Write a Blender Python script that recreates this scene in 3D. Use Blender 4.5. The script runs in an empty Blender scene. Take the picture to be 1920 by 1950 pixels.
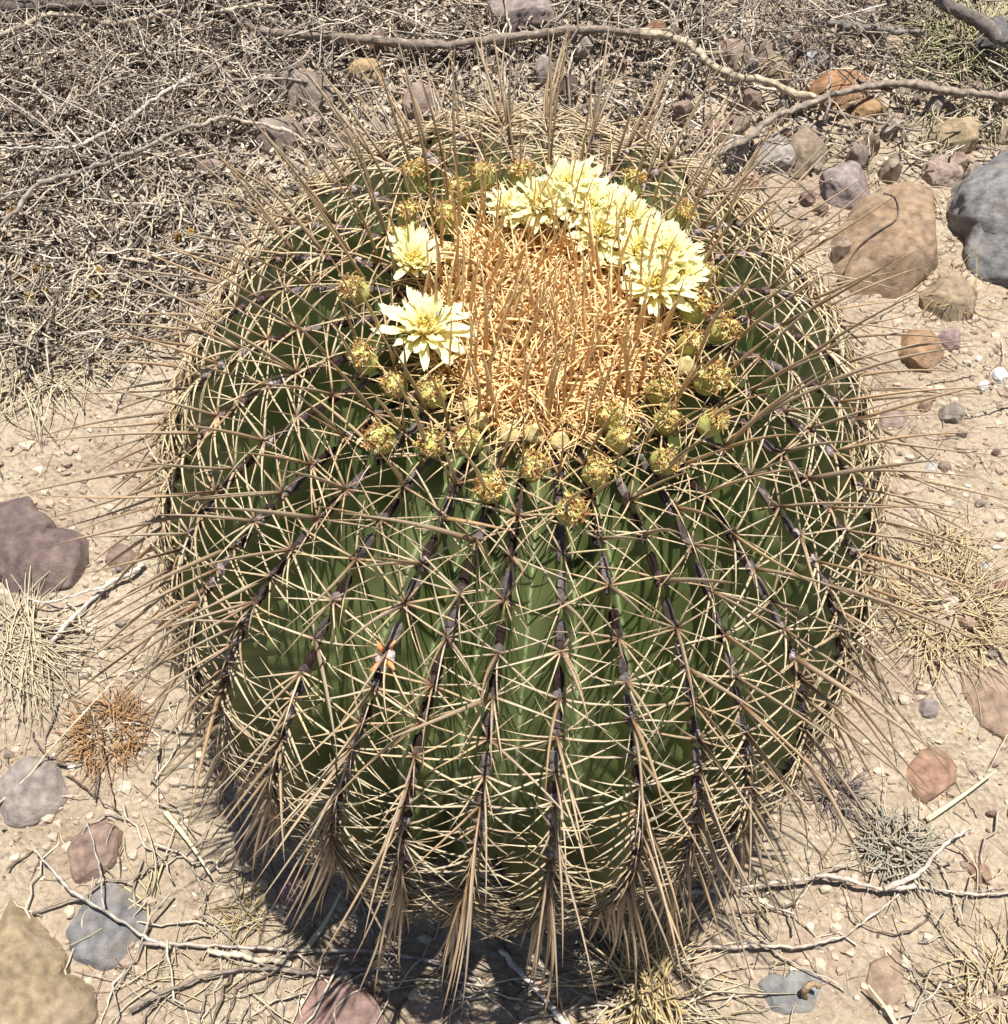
import bpy, math, random
import numpy as np
from mathutils import Vector, Matrix, noise as mnoise

# ------------------------------------------------------------------ camera, sky, sun, exposure
S = 0.36                                   # radius of the cactus in metres; lengths below are in radii
K = 1.0084
CX, CY, CZ, PITCH, FP = .01, -1.466, 3.594, math.radians(61.9), 1977.
sc = bpy.context.scene
cd = bpy.data.cameras.new('camera'); cam = bpy.data.objects.new('camera', cd); sc.collection.objects.link(cam)
cam.location = (CX*S, CY*S, CZ*S); cam.rotation_euler = (math.pi/2-PITCH, 0, 0)
cd.sensor_fit = 'VERTICAL'; cd.sensor_height = 36; cd.lens = 36*FP/1950; cd.clip_start = .01; cd.clip_end = 400
sc.camera = cam
SUN_EL, SUN_AZ = math.radians(77), math.radians(20)      # azimuth measured from +Y (away from camera) towards +X (right)
w = bpy.data.worlds.new('World'); sc.world = w; w.use_nodes = True
nt = w.node_tree; bg = nt.nodes['Background']; sk = nt.nodes.new('ShaderNodeTexSky'); sk.sky_type = 'NISHITA'
sk.sun_disc = False; sk.sun_elevation = SUN_EL; sk.sun_rotation = SUN_AZ
nt.links.new(sk.outputs[0], bg.inputs[0]); bg.inputs[1].default_value = .05
sd = bpy.data.lights.new('sun', 'SUN'); sd.energy = 4.9; sd.angle = math.radians(.5); sd.color = (1, .955, .87)
so = bpy.data.objects.new('sun', sd); sc.collection.objects.link(so); so.location = (0, 0, 5)
sv = Vector((math.sin(SUN_AZ)*math.cos(SUN_EL), math.cos(SUN_AZ)*math.cos(SUN_EL), math.sin(SUN_EL)))
so.rotation_euler = sv.to_track_quat('Z', 'Y').to_euler()
sc.view_settings.view_transform = 'Standard'; sc.view_settings.look = 'None'
sc.view_settings.exposure = .84; sc.view_settings.gamma = 1; sc.view_settings.use_curve_mapping = False

RS = np.random.RandomState(7); R = random.Random(11)
COL = sc.collection

# ------------------------------------------------------------------ helpers
FWv = np.array([0, math.cos(PITCH), -math.sin(PITCH)]); UPv = np.array([0, math.sin(PITCH), math.cos(PITCH)])
CAM = np.array([CX, CY, CZ])
def G(u, v, z=0.):                        # point at height z seen at (u, v) of the photograph (1904 wide copy)
    d = FWv + np.array([(u*K-960)/FP, 0, 0]) + UPv*((975-v*K)/FP)
    t = (z-CZ)/d[2]
    return CAM + d*t
def proj(P):
    q = P-CAM; d = q@FWv
    return (960+FP*q[..., 0]/d)/K, (975-FP*(q@UPv)/d)/K, d
def nrm(v): return v/(np.linalg.norm(v, axis=-1, keepdims=True)+1e-12)

def _h(i, j, s): 
    n = np.sin(i*127.1+j*311.7+s*74.7)*43758.5453
    return n-np.floor(n)
def vn(x, y, s=0):
    xi, yi = np.floor(x), np.floor(y); fx, fy = x-xi, y-yi
    fx = fx*fx*(3-2*fx); fy = fy*fy*(3-2*fy)
    a, b, c, d = _h(xi, yi, s), _h(xi+1, yi, s), _h(xi, yi+1, s), _h(xi+1, yi+1, s)
    return (a*(1-fx)+b*fx)*(1-fy)+(c*(1-fx)+d*fx)*fy-.5
def ghz(x, y):                            # ground height in radii
    x = np.asarray(x, float); y = np.asarray(y, float)
    h = .05*vn(x*1.1, y*1.1, 1)+.03*vn(x*3.1, y*3.1, 2)+.016*vn(x*8, y*8, 3)+.010*vn(x*19, y*19, 4)+.006*vn(x*43, y*43, 5)
    h += .004*vn(x*90, y*90, 6)
    return h*np.exp(-np.maximum(np.hypot(x, y)-6, 0)/8)

class MB:
    def __init__(s): s.V = []; s.Q = []; s.T = []; s.C = []; s.n = 0
    def add(s, V, Q=None, T=None, C=(1, 1, 1)):
        V = np.asarray(V, float).reshape(-1, 3)
        if Q is not None and len(Q): s.Q.append(np.asarray(Q).reshape(-1, 4)+s.n)
        if T is not None and len(T): s.T.append(np.asarray(T).reshape(-1, 3)+s.n)
        C = np.asarray(C, float)
        if C.ndim == 1: C = np.tile(C, (len(V), 1))
        s.V.append(V); s.C.append(C); s.n += len(V)
    def mesh(s, name, mat, smooth=True):
        V = np.concatenate(s.V)*S; C = np.concatenate(s.C)
        Q = np.concatenate(s.Q) if s.Q else np.zeros((0, 4), int)
        T = np.concatenate(s.T) if s.T else np.zeros((0, 3), int)
        me = bpy.data.meshes.new(name)
        me.vertices.add(len(V)); me.vertices.foreach_set('co', V.ravel())
        L = np.concatenate([Q.ravel(), T.ravel()]).astype(np.int32)
        me.loops.add(len(L)); me.loops.foreach_set('vertex_index', L)
        tot = np.concatenate([np.full(len(Q), 4), np.full(len(T), 3)]).astype(np.int32)
        st = np.concatenate([[0], np.cumsum(tot)[:-1]]).astype(np.int32)
        me.polygons.add(len(tot)); me.polygons.foreach_set('loop_start', st); me.polygons.foreach_set('loop_total', tot)
        me.polygons.foreach_set('use_smooth', np.full(len(tot), smooth))
        me.update(calc_edges=True); me.validate()
        a = me.color_attributes.new('Col', 'FLOAT_COLOR', 'POINT')
        a.data.foreach_set('color', np.concatenate([C, np.ones((len(C), 1))], 1).astype(np.float32).ravel())
        me.materials.append(mat)
        return me
    def build(s, name, mat, parent=None, smooth=True):
        return ob(name, s.mesh(name, mat, smooth), parent)
def ob(name, me, parent=None):
    o = bpy.data.objects.new(name, me); COL.objects.link(o)
    if parent is not None: o.parent = parent
    return o
def tag(o, label=None, cat=None, group=None, kind=None):
    if label: o['label'] = label
    if cat: o['category'] = cat
    if group: o['group'] = group
    if kind: o['kind'] = kind
    return o
def recenter(o, p):                       # move the origin of a finished mesh object to p (radii)
    p = np.asarray(p)*S
    o.data.transform(Matrix.Translation(-Vector(p))); o.location = Vector(p)

def tube(P, rad, sides=5, flat=1., caps=True, side0=None):
    P = np.asarray(P, float); n = len(P); rad = np.broadcast_to(np.asarray(rad, float), (n,))
    T = nrm(np.gradient(P, axis=0))
    ref = np.array([.31, .17, .93]) if side0 is None else np.asarray(side0, float)
    if side0 is None and abs(nrm(P[-1]-P[0])@nrm(ref)) > .9: ref = np.array([.9, -.3, .1])
    A = nrm(np.cross(T, ref)); B = np.cross(T, A)
    a = np.arange(sides)*2*math.pi/sides
    V = P[:, None]+rad[:, None, None]*(A[:, None]*np.cos(a)[:, None]+B[:, None]*np.sin(a)[:, None]*flat)
    V = V.reshape(-1, 3)
    i = np.arange(n-1)[:, None]*sides; j = np.arange(sides)[None]; j2 = (j+1) % sides
    Q = np.stack([i+j, i+j2, i+sides+j2, i+sides+j], -1).reshape(-1, 4)
    Tt = []
    if caps and sides > 2:
        for k in range(1, sides-1): Tt += [(0, k+1, k), ((n-1)*sides, (n-1)*sides+k, (n-1)*sides+k+1)]
    return V, Q, np.array(Tt)
def smooth_line(P, m=8):
    P = np.asarray(P, float); P = np.concatenate([[2*P[0]-P[1]], P, [2*P[-1]-P[-2]]])
    out = []
    for i in range(1, len(P)-2):
        for t in np.arange(m)/m:
            out.append(.5*((2*P[i])+(-P[i-1]+P[i+1])*t+(2*P[i-1]-5*P[i]+4*P[i+1]-P[i+2])*t*t+(-P[i-1]+3*P[i]-3*P[i+1]+P[i+2])*t**3))
    out.append(P[-2]); return np.array(out)

# ------------------------------------------------------------------ materials
def mat(name, rough=.8, spec=.3, nscale=60, ncon=.35, bump=.3, bscale=120, trans=0., tint2=None, t2scale=8, t2lo=.5, t2hi=.65, t2amt=.6, stretch=None, aniso=None, detail=6):
    m = bpy.data.materials.new(name); m.use_nodes = True; t = m.node_tree; N = t.nodes; L = t.links
    b = N['Principled BSDF']; b.inputs['Roughness'].default_value = rough; b.inputs['Specular IOR Level'].default_value = spec
    at = N.new('ShaderNodeAttribute'); at.attribute_name = 'Col'
    tc = N.new('ShaderNodeTexCoord'); mp = N.new('ShaderNodeMapping'); L.new(tc.outputs['Object'], mp.inputs[0])
    if stretch: mp.inputs['Scale'].default_value = stretch
    nz = N.new('ShaderNodeTexNoise'); nz.inputs['Scale'].default_value = nscale; nz.inputs['Detail'].default_value = detail; L.new(mp.outputs[0], nz.inputs['Vector'])
    mr = N.new('ShaderNodeMapRange'); mr.inputs[1].default_value = .28; mr.inputs[2].default_value = .72
    mr.inputs[3].default_value = 1-ncon; mr.inputs[4].default_value = 1+ncon; L.new(nz.outputs[0], mr.inputs[0])
    mx = N.new('ShaderNodeVectorMath'); mx.operation = 'SCALE'; L.new(at.outputs['Color'], mx.inputs[0]); L.new(mr.outputs[0], mx.inputs['Scale'])
    col = mx.outputs[0]
    if tint2:
        n2 = N.new('ShaderNodeTexNoise'); n2.inputs['Scale'].default_value = t2scale; n2.inputs['Detail'].default_value = 7; n2.inputs['Roughness'].default_value = .65; L.new(tc.outputs['Object'], n2.inputs['Vector'])
        m2 = N.new('ShaderNodeMapRange'); m2.inputs[1].default_value = t2lo; m2.inputs[2].default_value = t2hi; m2.inputs[4].default_value = t2amt; L.new(n2.outputs[0], m2.inputs[0])
        mm = N.new('ShaderNodeMix'); mm.data_type = 'RGBA'; L.new(m2.outputs[0], mm.inputs[0]); L.new(col, mm.inputs[6]); mm.inputs[7].default_value = (*tint2, 1)
        col = mm.outputs[2]
    L.new(col, b.inputs['Base Color'])
    if bump:
        nb = N.new('ShaderNodeTexNoise'); nb.inputs['Scale'].default_value = bscale; nb.inputs['Detail'].default_value = 10; nb.inputs['Roughness'].default_value = .65 if name != 'rock' else .82; L.new(mp.outputs[0], nb.inputs['Vector'])
        bp = N.new('ShaderNodeBump'); bp.inputs['Strength'].default_value = bump; bp.inputs['Distance'].default_value = .004 if name != 'rock' else .0065; L.new(nb.outputs[0], bp.inputs['Height'])
        L.new(bp.outputs[0], b.inputs['Normal'])
    if trans:
        tr = N.new('ShaderNodeBsdfTranslucent'); L.new(col, tr.inputs[0]); ms = N.new('ShaderNodeMixShader'); ms.inputs[0].default_value = trans
        L.new(b.outputs[0], ms.inputs[1]); L.new(tr.outputs[0], ms.inputs[2]); L.new(ms.outputs[0], N['Material Output'].inputs[0])
    return m
M_spine = mat('spine_horn', rough=.5, spec=.4, nscale=420, ncon=.34, bump=.15, bscale=500)
M_green = mat('cactus_skin', rough=.42, spec=.42, nscale=45, ncon=.14, bump=.08, bscale=300, tint2=(.20, .20, .08), t2scale=14, t2lo=.56, t2hi=.75, t2amt=.5)
M_wool = mat('areole_wool', rough=.95, spec=.1, nscale=350, ncon=.75, bump=.9, bscale=400)
M_petal = mat('petal', rough=.55, spec=.25, nscale=120, ncon=.08, bump=.1, trans=.35)
M_fruit = mat('fruit_skin', rough=.5, spec=.35, nscale=120, ncon=.15, bump=.2, bscale=200)
M_floret = mat('withered_floret', rough=.9, spec=.1, nscale=250, ncon=.45, bump=.4, trans=.2)
M_rock = mat('rock', rough=.9, spec=.18, nscale=75, ncon=.42, bump=1., bscale=130, tint2=(.45, .37, .29), t2scale=22, t2lo=.5, t2hi=.66, t2amt=.4, detail=12)
M_bark = mat('dead_wood', rough=.9, spec=.12, nscale=90, ncon=.45, bump=.8, bscale=160, detail=8)
M_straw = mat('straw', rough=.65, spec=.25, nscale=150, ncon=.15, bump=.1, trans=.15)
M_leaf = mat('dry_leaf', rough=.85, spec=.12, nscale=90, ncon=.35, bump=.4)
M_grain = mat('grain', rough=.85, spec=.2, nscale=70, ncon=.25, bump=.4, bscale=150)
M_fly = mat('fly_shell', rough=.3, spec=.6, nscale=100, ncon=.1, bump=0)

def ground_mat():
    m = bpy.data.materials.new('dry_soil'); m.use_nodes = True; t = m.node_tree; N = t.nodes; L = t.links
    b = N['Principled BSDF']; b.inputs['Roughness'].default_value = .95; b.inputs['Specular IOR Level'].default_value = .1
    tc = N.new('ShaderNodeTexCoord')
    def nz(s, d=8, r=.6):
        n = N.new('ShaderNodeTexNoise'); n.inputs['Scale'].default_value = s; n.inputs['Detail'].default_value = d; n.inputs['Roughness'].default_value = r
        L.new(tc.outputs['Object'], n.inputs['Vector']); return n
    def ramp(src, stops):
        r = N.new('ShaderNodeValToRGB'); e = r.color_ramp.elements
        while len(e) < len(stops): e.new(.5)
        for k, (p, c) in enumerate(stops): e[k].position = p; e[k].color = (*c, 1)
        L.new(src, r.inputs[0]); return r
    a = ramp(nz(4.5, 9, .72).outputs[0], [(.32, (.33, .26, .19)), (.45, (.44, .355, .265)), (.55, (.49, .405, .305)), (.68, (.53, .455, .35))])
    g = ramp(nz(170, 5, .7).outputs[0], [(.3, (.55, .53, .5)), (.47, (.95, .95, .95)), (.6, (1.05, 1.04, 1.02)), (.74, (1.3, 1.3, 1.3))])
    mu = N.new('ShaderNodeMix'); mu.data_type = 'RGBA'; mu.blend_type = 'MULTIPLY'; mu.inputs[0].default_value = .8; L.new(a.outputs[0], mu.inputs[6]); L.new(g.outputs[0], mu.inputs[7])
    c = ramp(nz(28, 8, .7).outputs[0], [(.36, (.72, .68, .66)), (.5, (1, 1, 1)), (.66, (1.08, 1.1, 1.12))])
    m2 = N.new('ShaderNodeMix'); m2.data_type = 'RGBA'; m2.blend_type = 'MULTIPLY'; m2.inputs[0].default_value = .7; L.new(mu.outputs[2], m2.inputs[6]); L.new(c.outputs[0], m2.inputs[7])
    pk = N.new('ShaderNodeMapRange'); pk.inputs[1].default_value = .52; pk.inputs[2].default_value = .66; pk.inputs[4].default_value = .4; L.new(nz(6, 6, .6).outputs[0], pk.inputs[0])
    m3 = N.new('ShaderNodeMix'); m3.data_type = 'RGBA'; L.new(pk.outputs[0], m3.inputs[0]); L.new(m2.outputs[2], m3.inputs[6]); m3.inputs[7].default_value = (.43, .31, .25, 1)
    L.new(m3.outputs[2], b.inputs['Base Color'])
    vo = N.new('ShaderNodeTexVoronoi'); vo.inputs['Scale'].default_value = 120; L.new(tc.outputs['Object'], vo.inputs['Vector'])
    ad = N.new('ShaderNodeMath'); ad.operation = 'MULTIPLY_ADD'; L.new(nz(60, 10, .72).outputs[0], ad.inputs[0]); ad.inputs[1].default_value = 1.6; L.new(vo.outputs['Distance'], ad.inputs[2])
    bp = N.new('ShaderNodeBump'); bp.inputs['Strength'].default_value = .9; bp.inputs['Distance'].default_value = .008; L.new(ad.outputs[0], bp.inputs['Height']); L.new(bp.outputs[0], b.inputs['Normal'])
    return m
M_ground = ground_mat()

# ------------------------------------------------------------------ ground sheet
def axis(lo, hi, step):
    core = np.arange(lo, hi, step); out = []; d = step; x = hi
    while x < 500: d *= 1.25; x += d; out.append(x)
    out = np.array(out); return np.concatenate([(lo-(out-hi))[::-1]+0, core, out])
gx = axis(-3.6, 3.8, .0125); gy = axis(-2.4, 5.2, .0125)
X, Y = np.meshgrid(gx, gy); Z = ghz(X, Y)
ny, nx = X.shape; i = np.arange(ny-1)[:, None]*nx+np.arange(nx-1)[None]
mb = MB(); mb.add(np.stack([X, Y, Z], -1), np.stack([i, i+1, i+nx+1, i+nx], -1).reshape(-1, 4))
tag(mb.build('ground', M_ground), kind='structure')

# ------------------------------------------------------------------ cactus envelope
A_, B_, NN, YS, DEP, TILT = 1.0, .75, 2.5, 1.15, .08, .061
_ph = np.linspace(np.pi/2, -1.25, 3000)
_r = np.abs(np.cos(_ph))**(2/NN); _z = B_+np.sign(np.sin(_ph))*np.abs(np.sin(_ph))**(2/NN)*np.where(_ph > 0, A_, B_*1.17)
_z = _z-DEP*np.exp(-(_r/.3)**2)
_arc = np.concatenate([[0], np.cumsum(np.hypot(np.diff(_r), np.diff(_z)))])
SMAX = _arc[_z > -.06][-1]
def env(th, s):
    r = np.interp(s, _arc, _r); z = np.interp(s, _arc, _z)
    return np.stack([r*np.cos(th), r*np.sin(th)*YS, z+0*th], -1)
def frame(th, s):
    e = 1e-3; th = np.asarray(th, float); s = np.asarray(s, float)
    p = env(th, s); d = nrm(env(th, s+e)-env(th, s-e)); t = nrm(env(th+e, s)-env(th-e, s))
    n = nrm(np.cross(d, t)); t = np.cross(n, d)
    return p, n, d, t                      # point, outward normal, down the meridian, sideways
NR = 35; PH0 = math.radians(272.7)
def crest_shift(k, s): return .012*np.sin(s*5+k*2.1)+.018*np.sin(k*7.7)*np.clip(s, 0, 1)
def young(s): return np.clip(1-(s-.12)/.22, 0, 1)
def rib_depth(s): return .015+.150*np.clip((s-.15)/.6, 0, 1)**.8
root = bpy.data.objects.new('barrel_cactus', None); COL.objects.link(root); root.rotation_euler = (0, TILT, 0); YO = .035; root.location = (0, YO*S, 0)
tag(root, 'large round barrel cactus with green ribs, long tan spines and pale yellow flowers', 'cactus')
RM = np.array(Matrix.Rotation(TILT, 3, 'Y'))
def toW(P): return P@RM.T+np.array([0, YO, 0])

# areole positions along every rib
AS = []
for k in range(NR):
    s = .34+.03*R.random(); lst = []
    while s < SMAX-.03:
        lst.append(s); s += float(np.interp(s, [.7, 1.0, 1.3, 1.6], [.088, .068, .047, .036]))*(.88+.24*R.random())*(.8 if s < .45 else 1)
    AS.append(np.array(lst))

# skin
SUBC = 26; ROWS = 330
srow = np.concatenate([np.linspace(.0, SMAX+.08, ROWS)]); 
V = np.zeros((ROWS, NR*SUBC, 3)); C = np.zeros((ROWS, NR*SUBC, 3))
green = np.array([.108, .140, .044]); lite = np.array([.33, .36, .11]); blue = np.array([.245, .270, .135]); cork = np.array([.085, .06, .05]); yel = np.array([.36, .32, .09])
for k in range(NR):
    a = (np.arange(SUBC)-SUBC/2)/(SUBC/2)                      # -1..1, crest at 0
    a = np.sign(a)*np.abs(a)**1.25
    nxt = np.where(a > 0, crest_shift((k+1) % NR, srow[:, None]), crest_shift((k-1) % NR, srow[:, None]))
    th = PH0+(k+a[None]/2)*2*np.pi/NR+crest_shift(k, srow[:, None])*(1-np.abs(a[None])/2)+nxt*np.abs(a[None])/2
    ss = srow[:, None]+0*a[None]
    # bumps between areoles: the crest swells just below a spine cluster and is notched above it
    da = srow[:, None]-AS[k][None]; j = np.abs(da).argmin(1); dn = da[np.arange(ROWS), j]
    u = np.clip(dn/.04, -1, 1); bumpv = np.cos(u*np.pi)*.5+.35*np.sin(u*np.pi)
    dep = rib_depth(ss); aa = np.abs(a[None])
    prof = (np.sqrt(aa**2+.006)-.077)/.923
    prof = prof**.85+.06*np.sin(aa*np.pi)
    off = -dep*prof+.017*bumpv[:, None]*np.exp(-(aa/.22)**2)*np.clip((ss-.2)/.2, 0, 1)
    off += .006*bumpv[:, None]*np.exp(-(aa/.6)**2)
    off += .004*vn(a[None]*2+k*5, ss*14, 9)
    p, n, d, t = frame(th, ss)
    V[:, k*SUBC:(k+1)*SUBC] = p+n*off[..., None]
    wl = np.exp(-(aa/.20)**2)[..., None]*(.45+.55*np.clip(bumpv, 0, 1))[:, None, None]
    c = green*(1+.18*vn(a[None]*3+k, ss*6, 3)[..., None]*2)
    mixb = np.clip(vn(a[None]*1.5+k*3, ss*5, 5)+.35, 0, 1)[..., None]*.65
    c = c*(1-mixb)+blue*mixb
    c = c*(1-wl*.75)+lite*wl*.75
    wy = np.exp(-((aa-.10)/.05)**2)*np.clip(vn(ss*12, a[None]*2+k*9, 8)*3, 0, 1)
    c = c*(1-wy[..., None]*.8)+yel*wy[..., None]*.8
    wv = (np.exp(-((aa-.985)/.02)**2)*.55*(vn(ss*160, k+0*ss, 2) > -.1))[..., None]    # pale dotted seam in the furrow
    c = c*(1-wv)+np.array([.45, .5, .35])*wv
    wk = np.clip((ss-1.4)/.6, 0, 1)[..., None]*np.clip(vn(a[None]*3+k*2, ss*5, 4)+.35, 0, 1)[..., None]   # old yellowed skin low down
    c = c*(1-wk*.7)+np.array([.24, .19, .07])*wk*.7
    wt = (young(ss)*1.0)[..., None]
    c = c*(1-wt)+np.array([.46, .31, .15])*wt
    C[:, k*SUBC:(k+1)*SUBC] = c
W = NR*SUBC; i = np.arange(ROWS-1)[:, None]*W; j = np.arange(W)[None]; j2 = (j+1) % W
mb = MB(); mb.add(V, np.stack([i+j, i+W+j, i+W+j2, i+j2], -1).reshape(-1, 4), C=C.reshape(-1, 3))
mb.build('ribbed_body', M_green, root)

# lookup from photograph position to the crown surface
_TH = np.radians(np.arange(0, 360, .5)); _SS = np.linspace(0, SMAX, 420)
_E = toW(env(_TH[None]+0*_SS[:, None], _SS[:, None]+0*_TH[None])); _U, _Vv, _D = proj(_E)
def onbody(u, v):
    D = (_U-u)**2+(_Vv-v)**2; i = np.argsort(D.ravel())[:60]; ii, jj = np.unravel_index(i, _U.shape)
    q = np.argmin(_D[ii, jj]+D[ii, jj]*1e-4); return _TH[jj[q]], _SS[ii[q]]

# ------------------------------------------------------------------ spines
CB = np.array([.19, .115, .065]); CM = np.array([.35, .265, .175]); CT = np.array([.13, .07, .04])
def spine_proto(kind, seed):
    r = random.Random(seed); n = 9 if kind == 'c' else 6
    t = np.linspace(0, 1, n); bend = r.uniform(.02, .16) if kind == 'c' else r.uniform(.10, .42)
    wob = r.uniform(-.03, .03)
    P = np.stack([bend*t**2, wob*np.sin(t*3), t], -1)
    rad = (.0178 if kind == 'c' else .0285)*np.where(t < .08, 1.1, 1)*(1-t**1.8*.9)
    V, Q, T = tube(P, rad, 6 if kind == 'c' else 4, flat=.62 if kind == 'c' else .7, side0=(0, 1, .01))
    ns = 6 if kind == 'c' else 4
    tt = np.repeat(t, ns)[:, None]
    if kind == 'c': c = CB+(CM-CB)*np.clip(tt*3.2, 0, 1); c = c+(CT-c)*np.clip((tt-.75)*3.5, 0, 1)
    else:
        c0 = np.array([.29, .19, .12]); c1 = np.array([.50, .41, .275]); c = c0+(c1-c0)*np.clip(tt*4, 0, 1); c = c+(CT*1.5-c)*np.clip((tt-.86)*5, 0, 1)
    return V, Q, T, c
PR = {'c': [spine_proto('c', i) for i in range(8)], 'r': [spine_proto('r', 50+i) for i in range(8)]}
specs = {'c': [], 'r': []}                 # (proto, base, dir, bend dir, length, tint rgb)
def addspine(kind, base, d, bend, L, tint): specs[kind].append((R.randrange(8), base, d, bend, L, np.array(tint)))
areoles = []
for k in range(NR):
    for s in AS[k]:
        th = PH0+k*2*np.pi/NR+crest_shift(k, s)
        p, n, d, t = frame(th, s); p = p+n*.006
        areoles.append((k, s, p, n, d, t))
        y = float(np.clip((.55-s)/.3, 0, 1)); old = float(np.clip((s-1.0)/.9, 0, 1))
        tn = 1+R.uniform(-.14, .14)
        base_t = np.array([1, 1, 1])*(1-y)+np.array([1.12, .98, .72])*y
        base_t = base_t*(1-.34*old)*tn*R.choice([(1, 1, 1), (1, 1, 1), (.92, .94, .98), (.95, .88, .80), (.72, .66, .62)])
        psis = [18, 52, 86, 118, 150]
        for sg in (-1, 1):
            for q, ps in enumerate(psis):
                if q == 0 and sg < 0 and R.random() < .4: continue
                if R.random() < (.45 if s < .52 else .24 if s < 1.35 else .08): continue
                ps = math.radians(ps+R.uniform(-11, 11)); el = math.radians(R.uniform(8, 34)+(10 if q == 0 else 0)+22*y)
                dd = math.cos(el)*(math.cos(ps)*d+sg*math.sin(ps)*t)+math.sin(el)*n
                dd = nrm(dd+d*.22*old); bn = -n*1.0+d*(.15+1.0*old)+sg*t*.1
                L = R.uniform(.10, .158)*(1-.22*old)*(1.08 if q in (2, 3) else .95)
                addspine('r', p, dd, bn, L, base_t)
        for rep in range(2 if R.random() < (.30 if s < 1.1 else .12) else 1):
            if R.random() < .06: continue
            ang = np.interp(s, [.34, .5, .8, 1.1, 1.4, 1.8, 2.4], [2, 4, 12, 34, 58, 74, 84])+R.uniform(-9, 9)
            sw = R.gauss(0, .13 if s < 1.1 else .07) if s > .5 else R.gauss(0, .07)
            if R.random() < .10 and s > .45: sw += R.choice((-1, 1))*R.uniform(.5, 1.3)
            a = math.radians(ang); dd = nrm(math.cos(a)*n+math.sin(a)*d+sw*t)
            L = np.interp(s, [.34, .5, .8, 1.3, 2.4], [.26, .29, .30, .36, .30])*R.uniform(.78, 1.2)
            if rep: L *= .8
            if R.random() < .04: L *= .35
            tc = np.array([1, 1, 1.])*(1-y)+np.array([1.75, 1.65, 1.15])*y
            addspine('c', p, dd, nrm(d*(1+R.uniform(-.6, .6))-.2*n+R.uniform(-.6, .6)*t), L, tc*R.uniform(.72, 1.2)*np.array(R.choice([(1, 1, 1), (1, 1, 1), (.9, .93, .98), (1, .92, .82)]))*(1+.1*old))
def mats_for(sp):
    B = np.array([x[1] for x in sp]); D = nrm(np.array([x[2] for x in sp])); Bn = np.array([x[3] for x in sp])
    X = nrm(Bn-(Bn*D).sum(1, keepdims=True)*D); Yv = np.cross(D, X); L = np.array([x[4] for x in sp])[:, None]
    return B, X*L, Yv*L, D*L
def bake(mb, kind, sp, protos=None):
    protos = protos or PR[kind]; B, X, Yv, D = mats_for(sp)
    for q in range(len(protos)):
        idx = [i for i, x in enumerate(sp) if x[0] == q]
        if not idx: continue
        V, Q, T, c = protos[q]; m = len(V)
        W = B[idx][:, None]+V[None, :, 0:1]*X[idx][:, None]+V[None, :, 1:2]*Yv[idx][:, None]+V[None, :, 2:3]*D[idx][:, None]
        tint = np.array([sp[i][5] for i in idx])
        o = (np.arange(len(idx))*m)[:, None, None]
        mb.add(W.reshape(-1, 3), (Q[None]+o).reshape(-1, 4), (T[None]+o).reshape(-1, 3) if len(T) else None, (c[None]*tint[:, None]).reshape(-1, 3))
def visible_rank(sp, tip=1.):
    B = np.array([x[1] for x in sp]); D = nrm(np.array([x[2] for x in sp])); L = np.array([x[4] for x in sp])[:, None]
    P0 = toW(B); P1 = toW(B+D*L); u0, v0, d0 = proj(P0); u1, v1, d1 = proj(P1)
    N_ = nrm(P0-np.array([0, 0, .9])); fac = ((CAM-P0)*N_).sum(1) > 0
    return -np.where(fac, np.hypot(u1-u0, v1-v0), 0)
meshes = {}
def place_specs(kind, name, n, stuffname):
    sp = specs[kind]; rank = np.argsort(visible_rank(sp), kind='stable'); top = rank[:n]; rest = [sp[i] for i in rank[n:]]
    B, X, Yv, D = mats_for(sp)
    for i in top:
        q, tint = sp[i][0], sp[i][5]
        key = (kind, q, int(round(tint[0]*4)), y_key(tint))
        if key not in meshes:
            V, Q, T, c = PR[kind][q]; m2 = MB(); m2.add(V, Q, T, c*tint); meshes[key] = m2.mesh(name, M_spine)
        o = ob(name, meshes[key], root)
        M = Matrix(((X[i][0], Yv[i][0], D[i][0], B[i][0]*S), (X[i][1], Yv[i][1], D[i][1], B[i][1]*S), (X[i][2], Yv[i][2], D[i][2], B[i][2]*S), (0, 0, 0, 1)))
        o.matrix_local = M
    mb = MB(); bake(mb, kind, rest); tag(mb.build(stuffname, M_spine, root), kind='stuff')
def y_key(t): return int(round(t[2]/t[0]*5))
place_specs('c', 'central_spine', 300, 'central_spines')
place_specs('r', 'radial_spine', 300, 'radial_spines')

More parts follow.
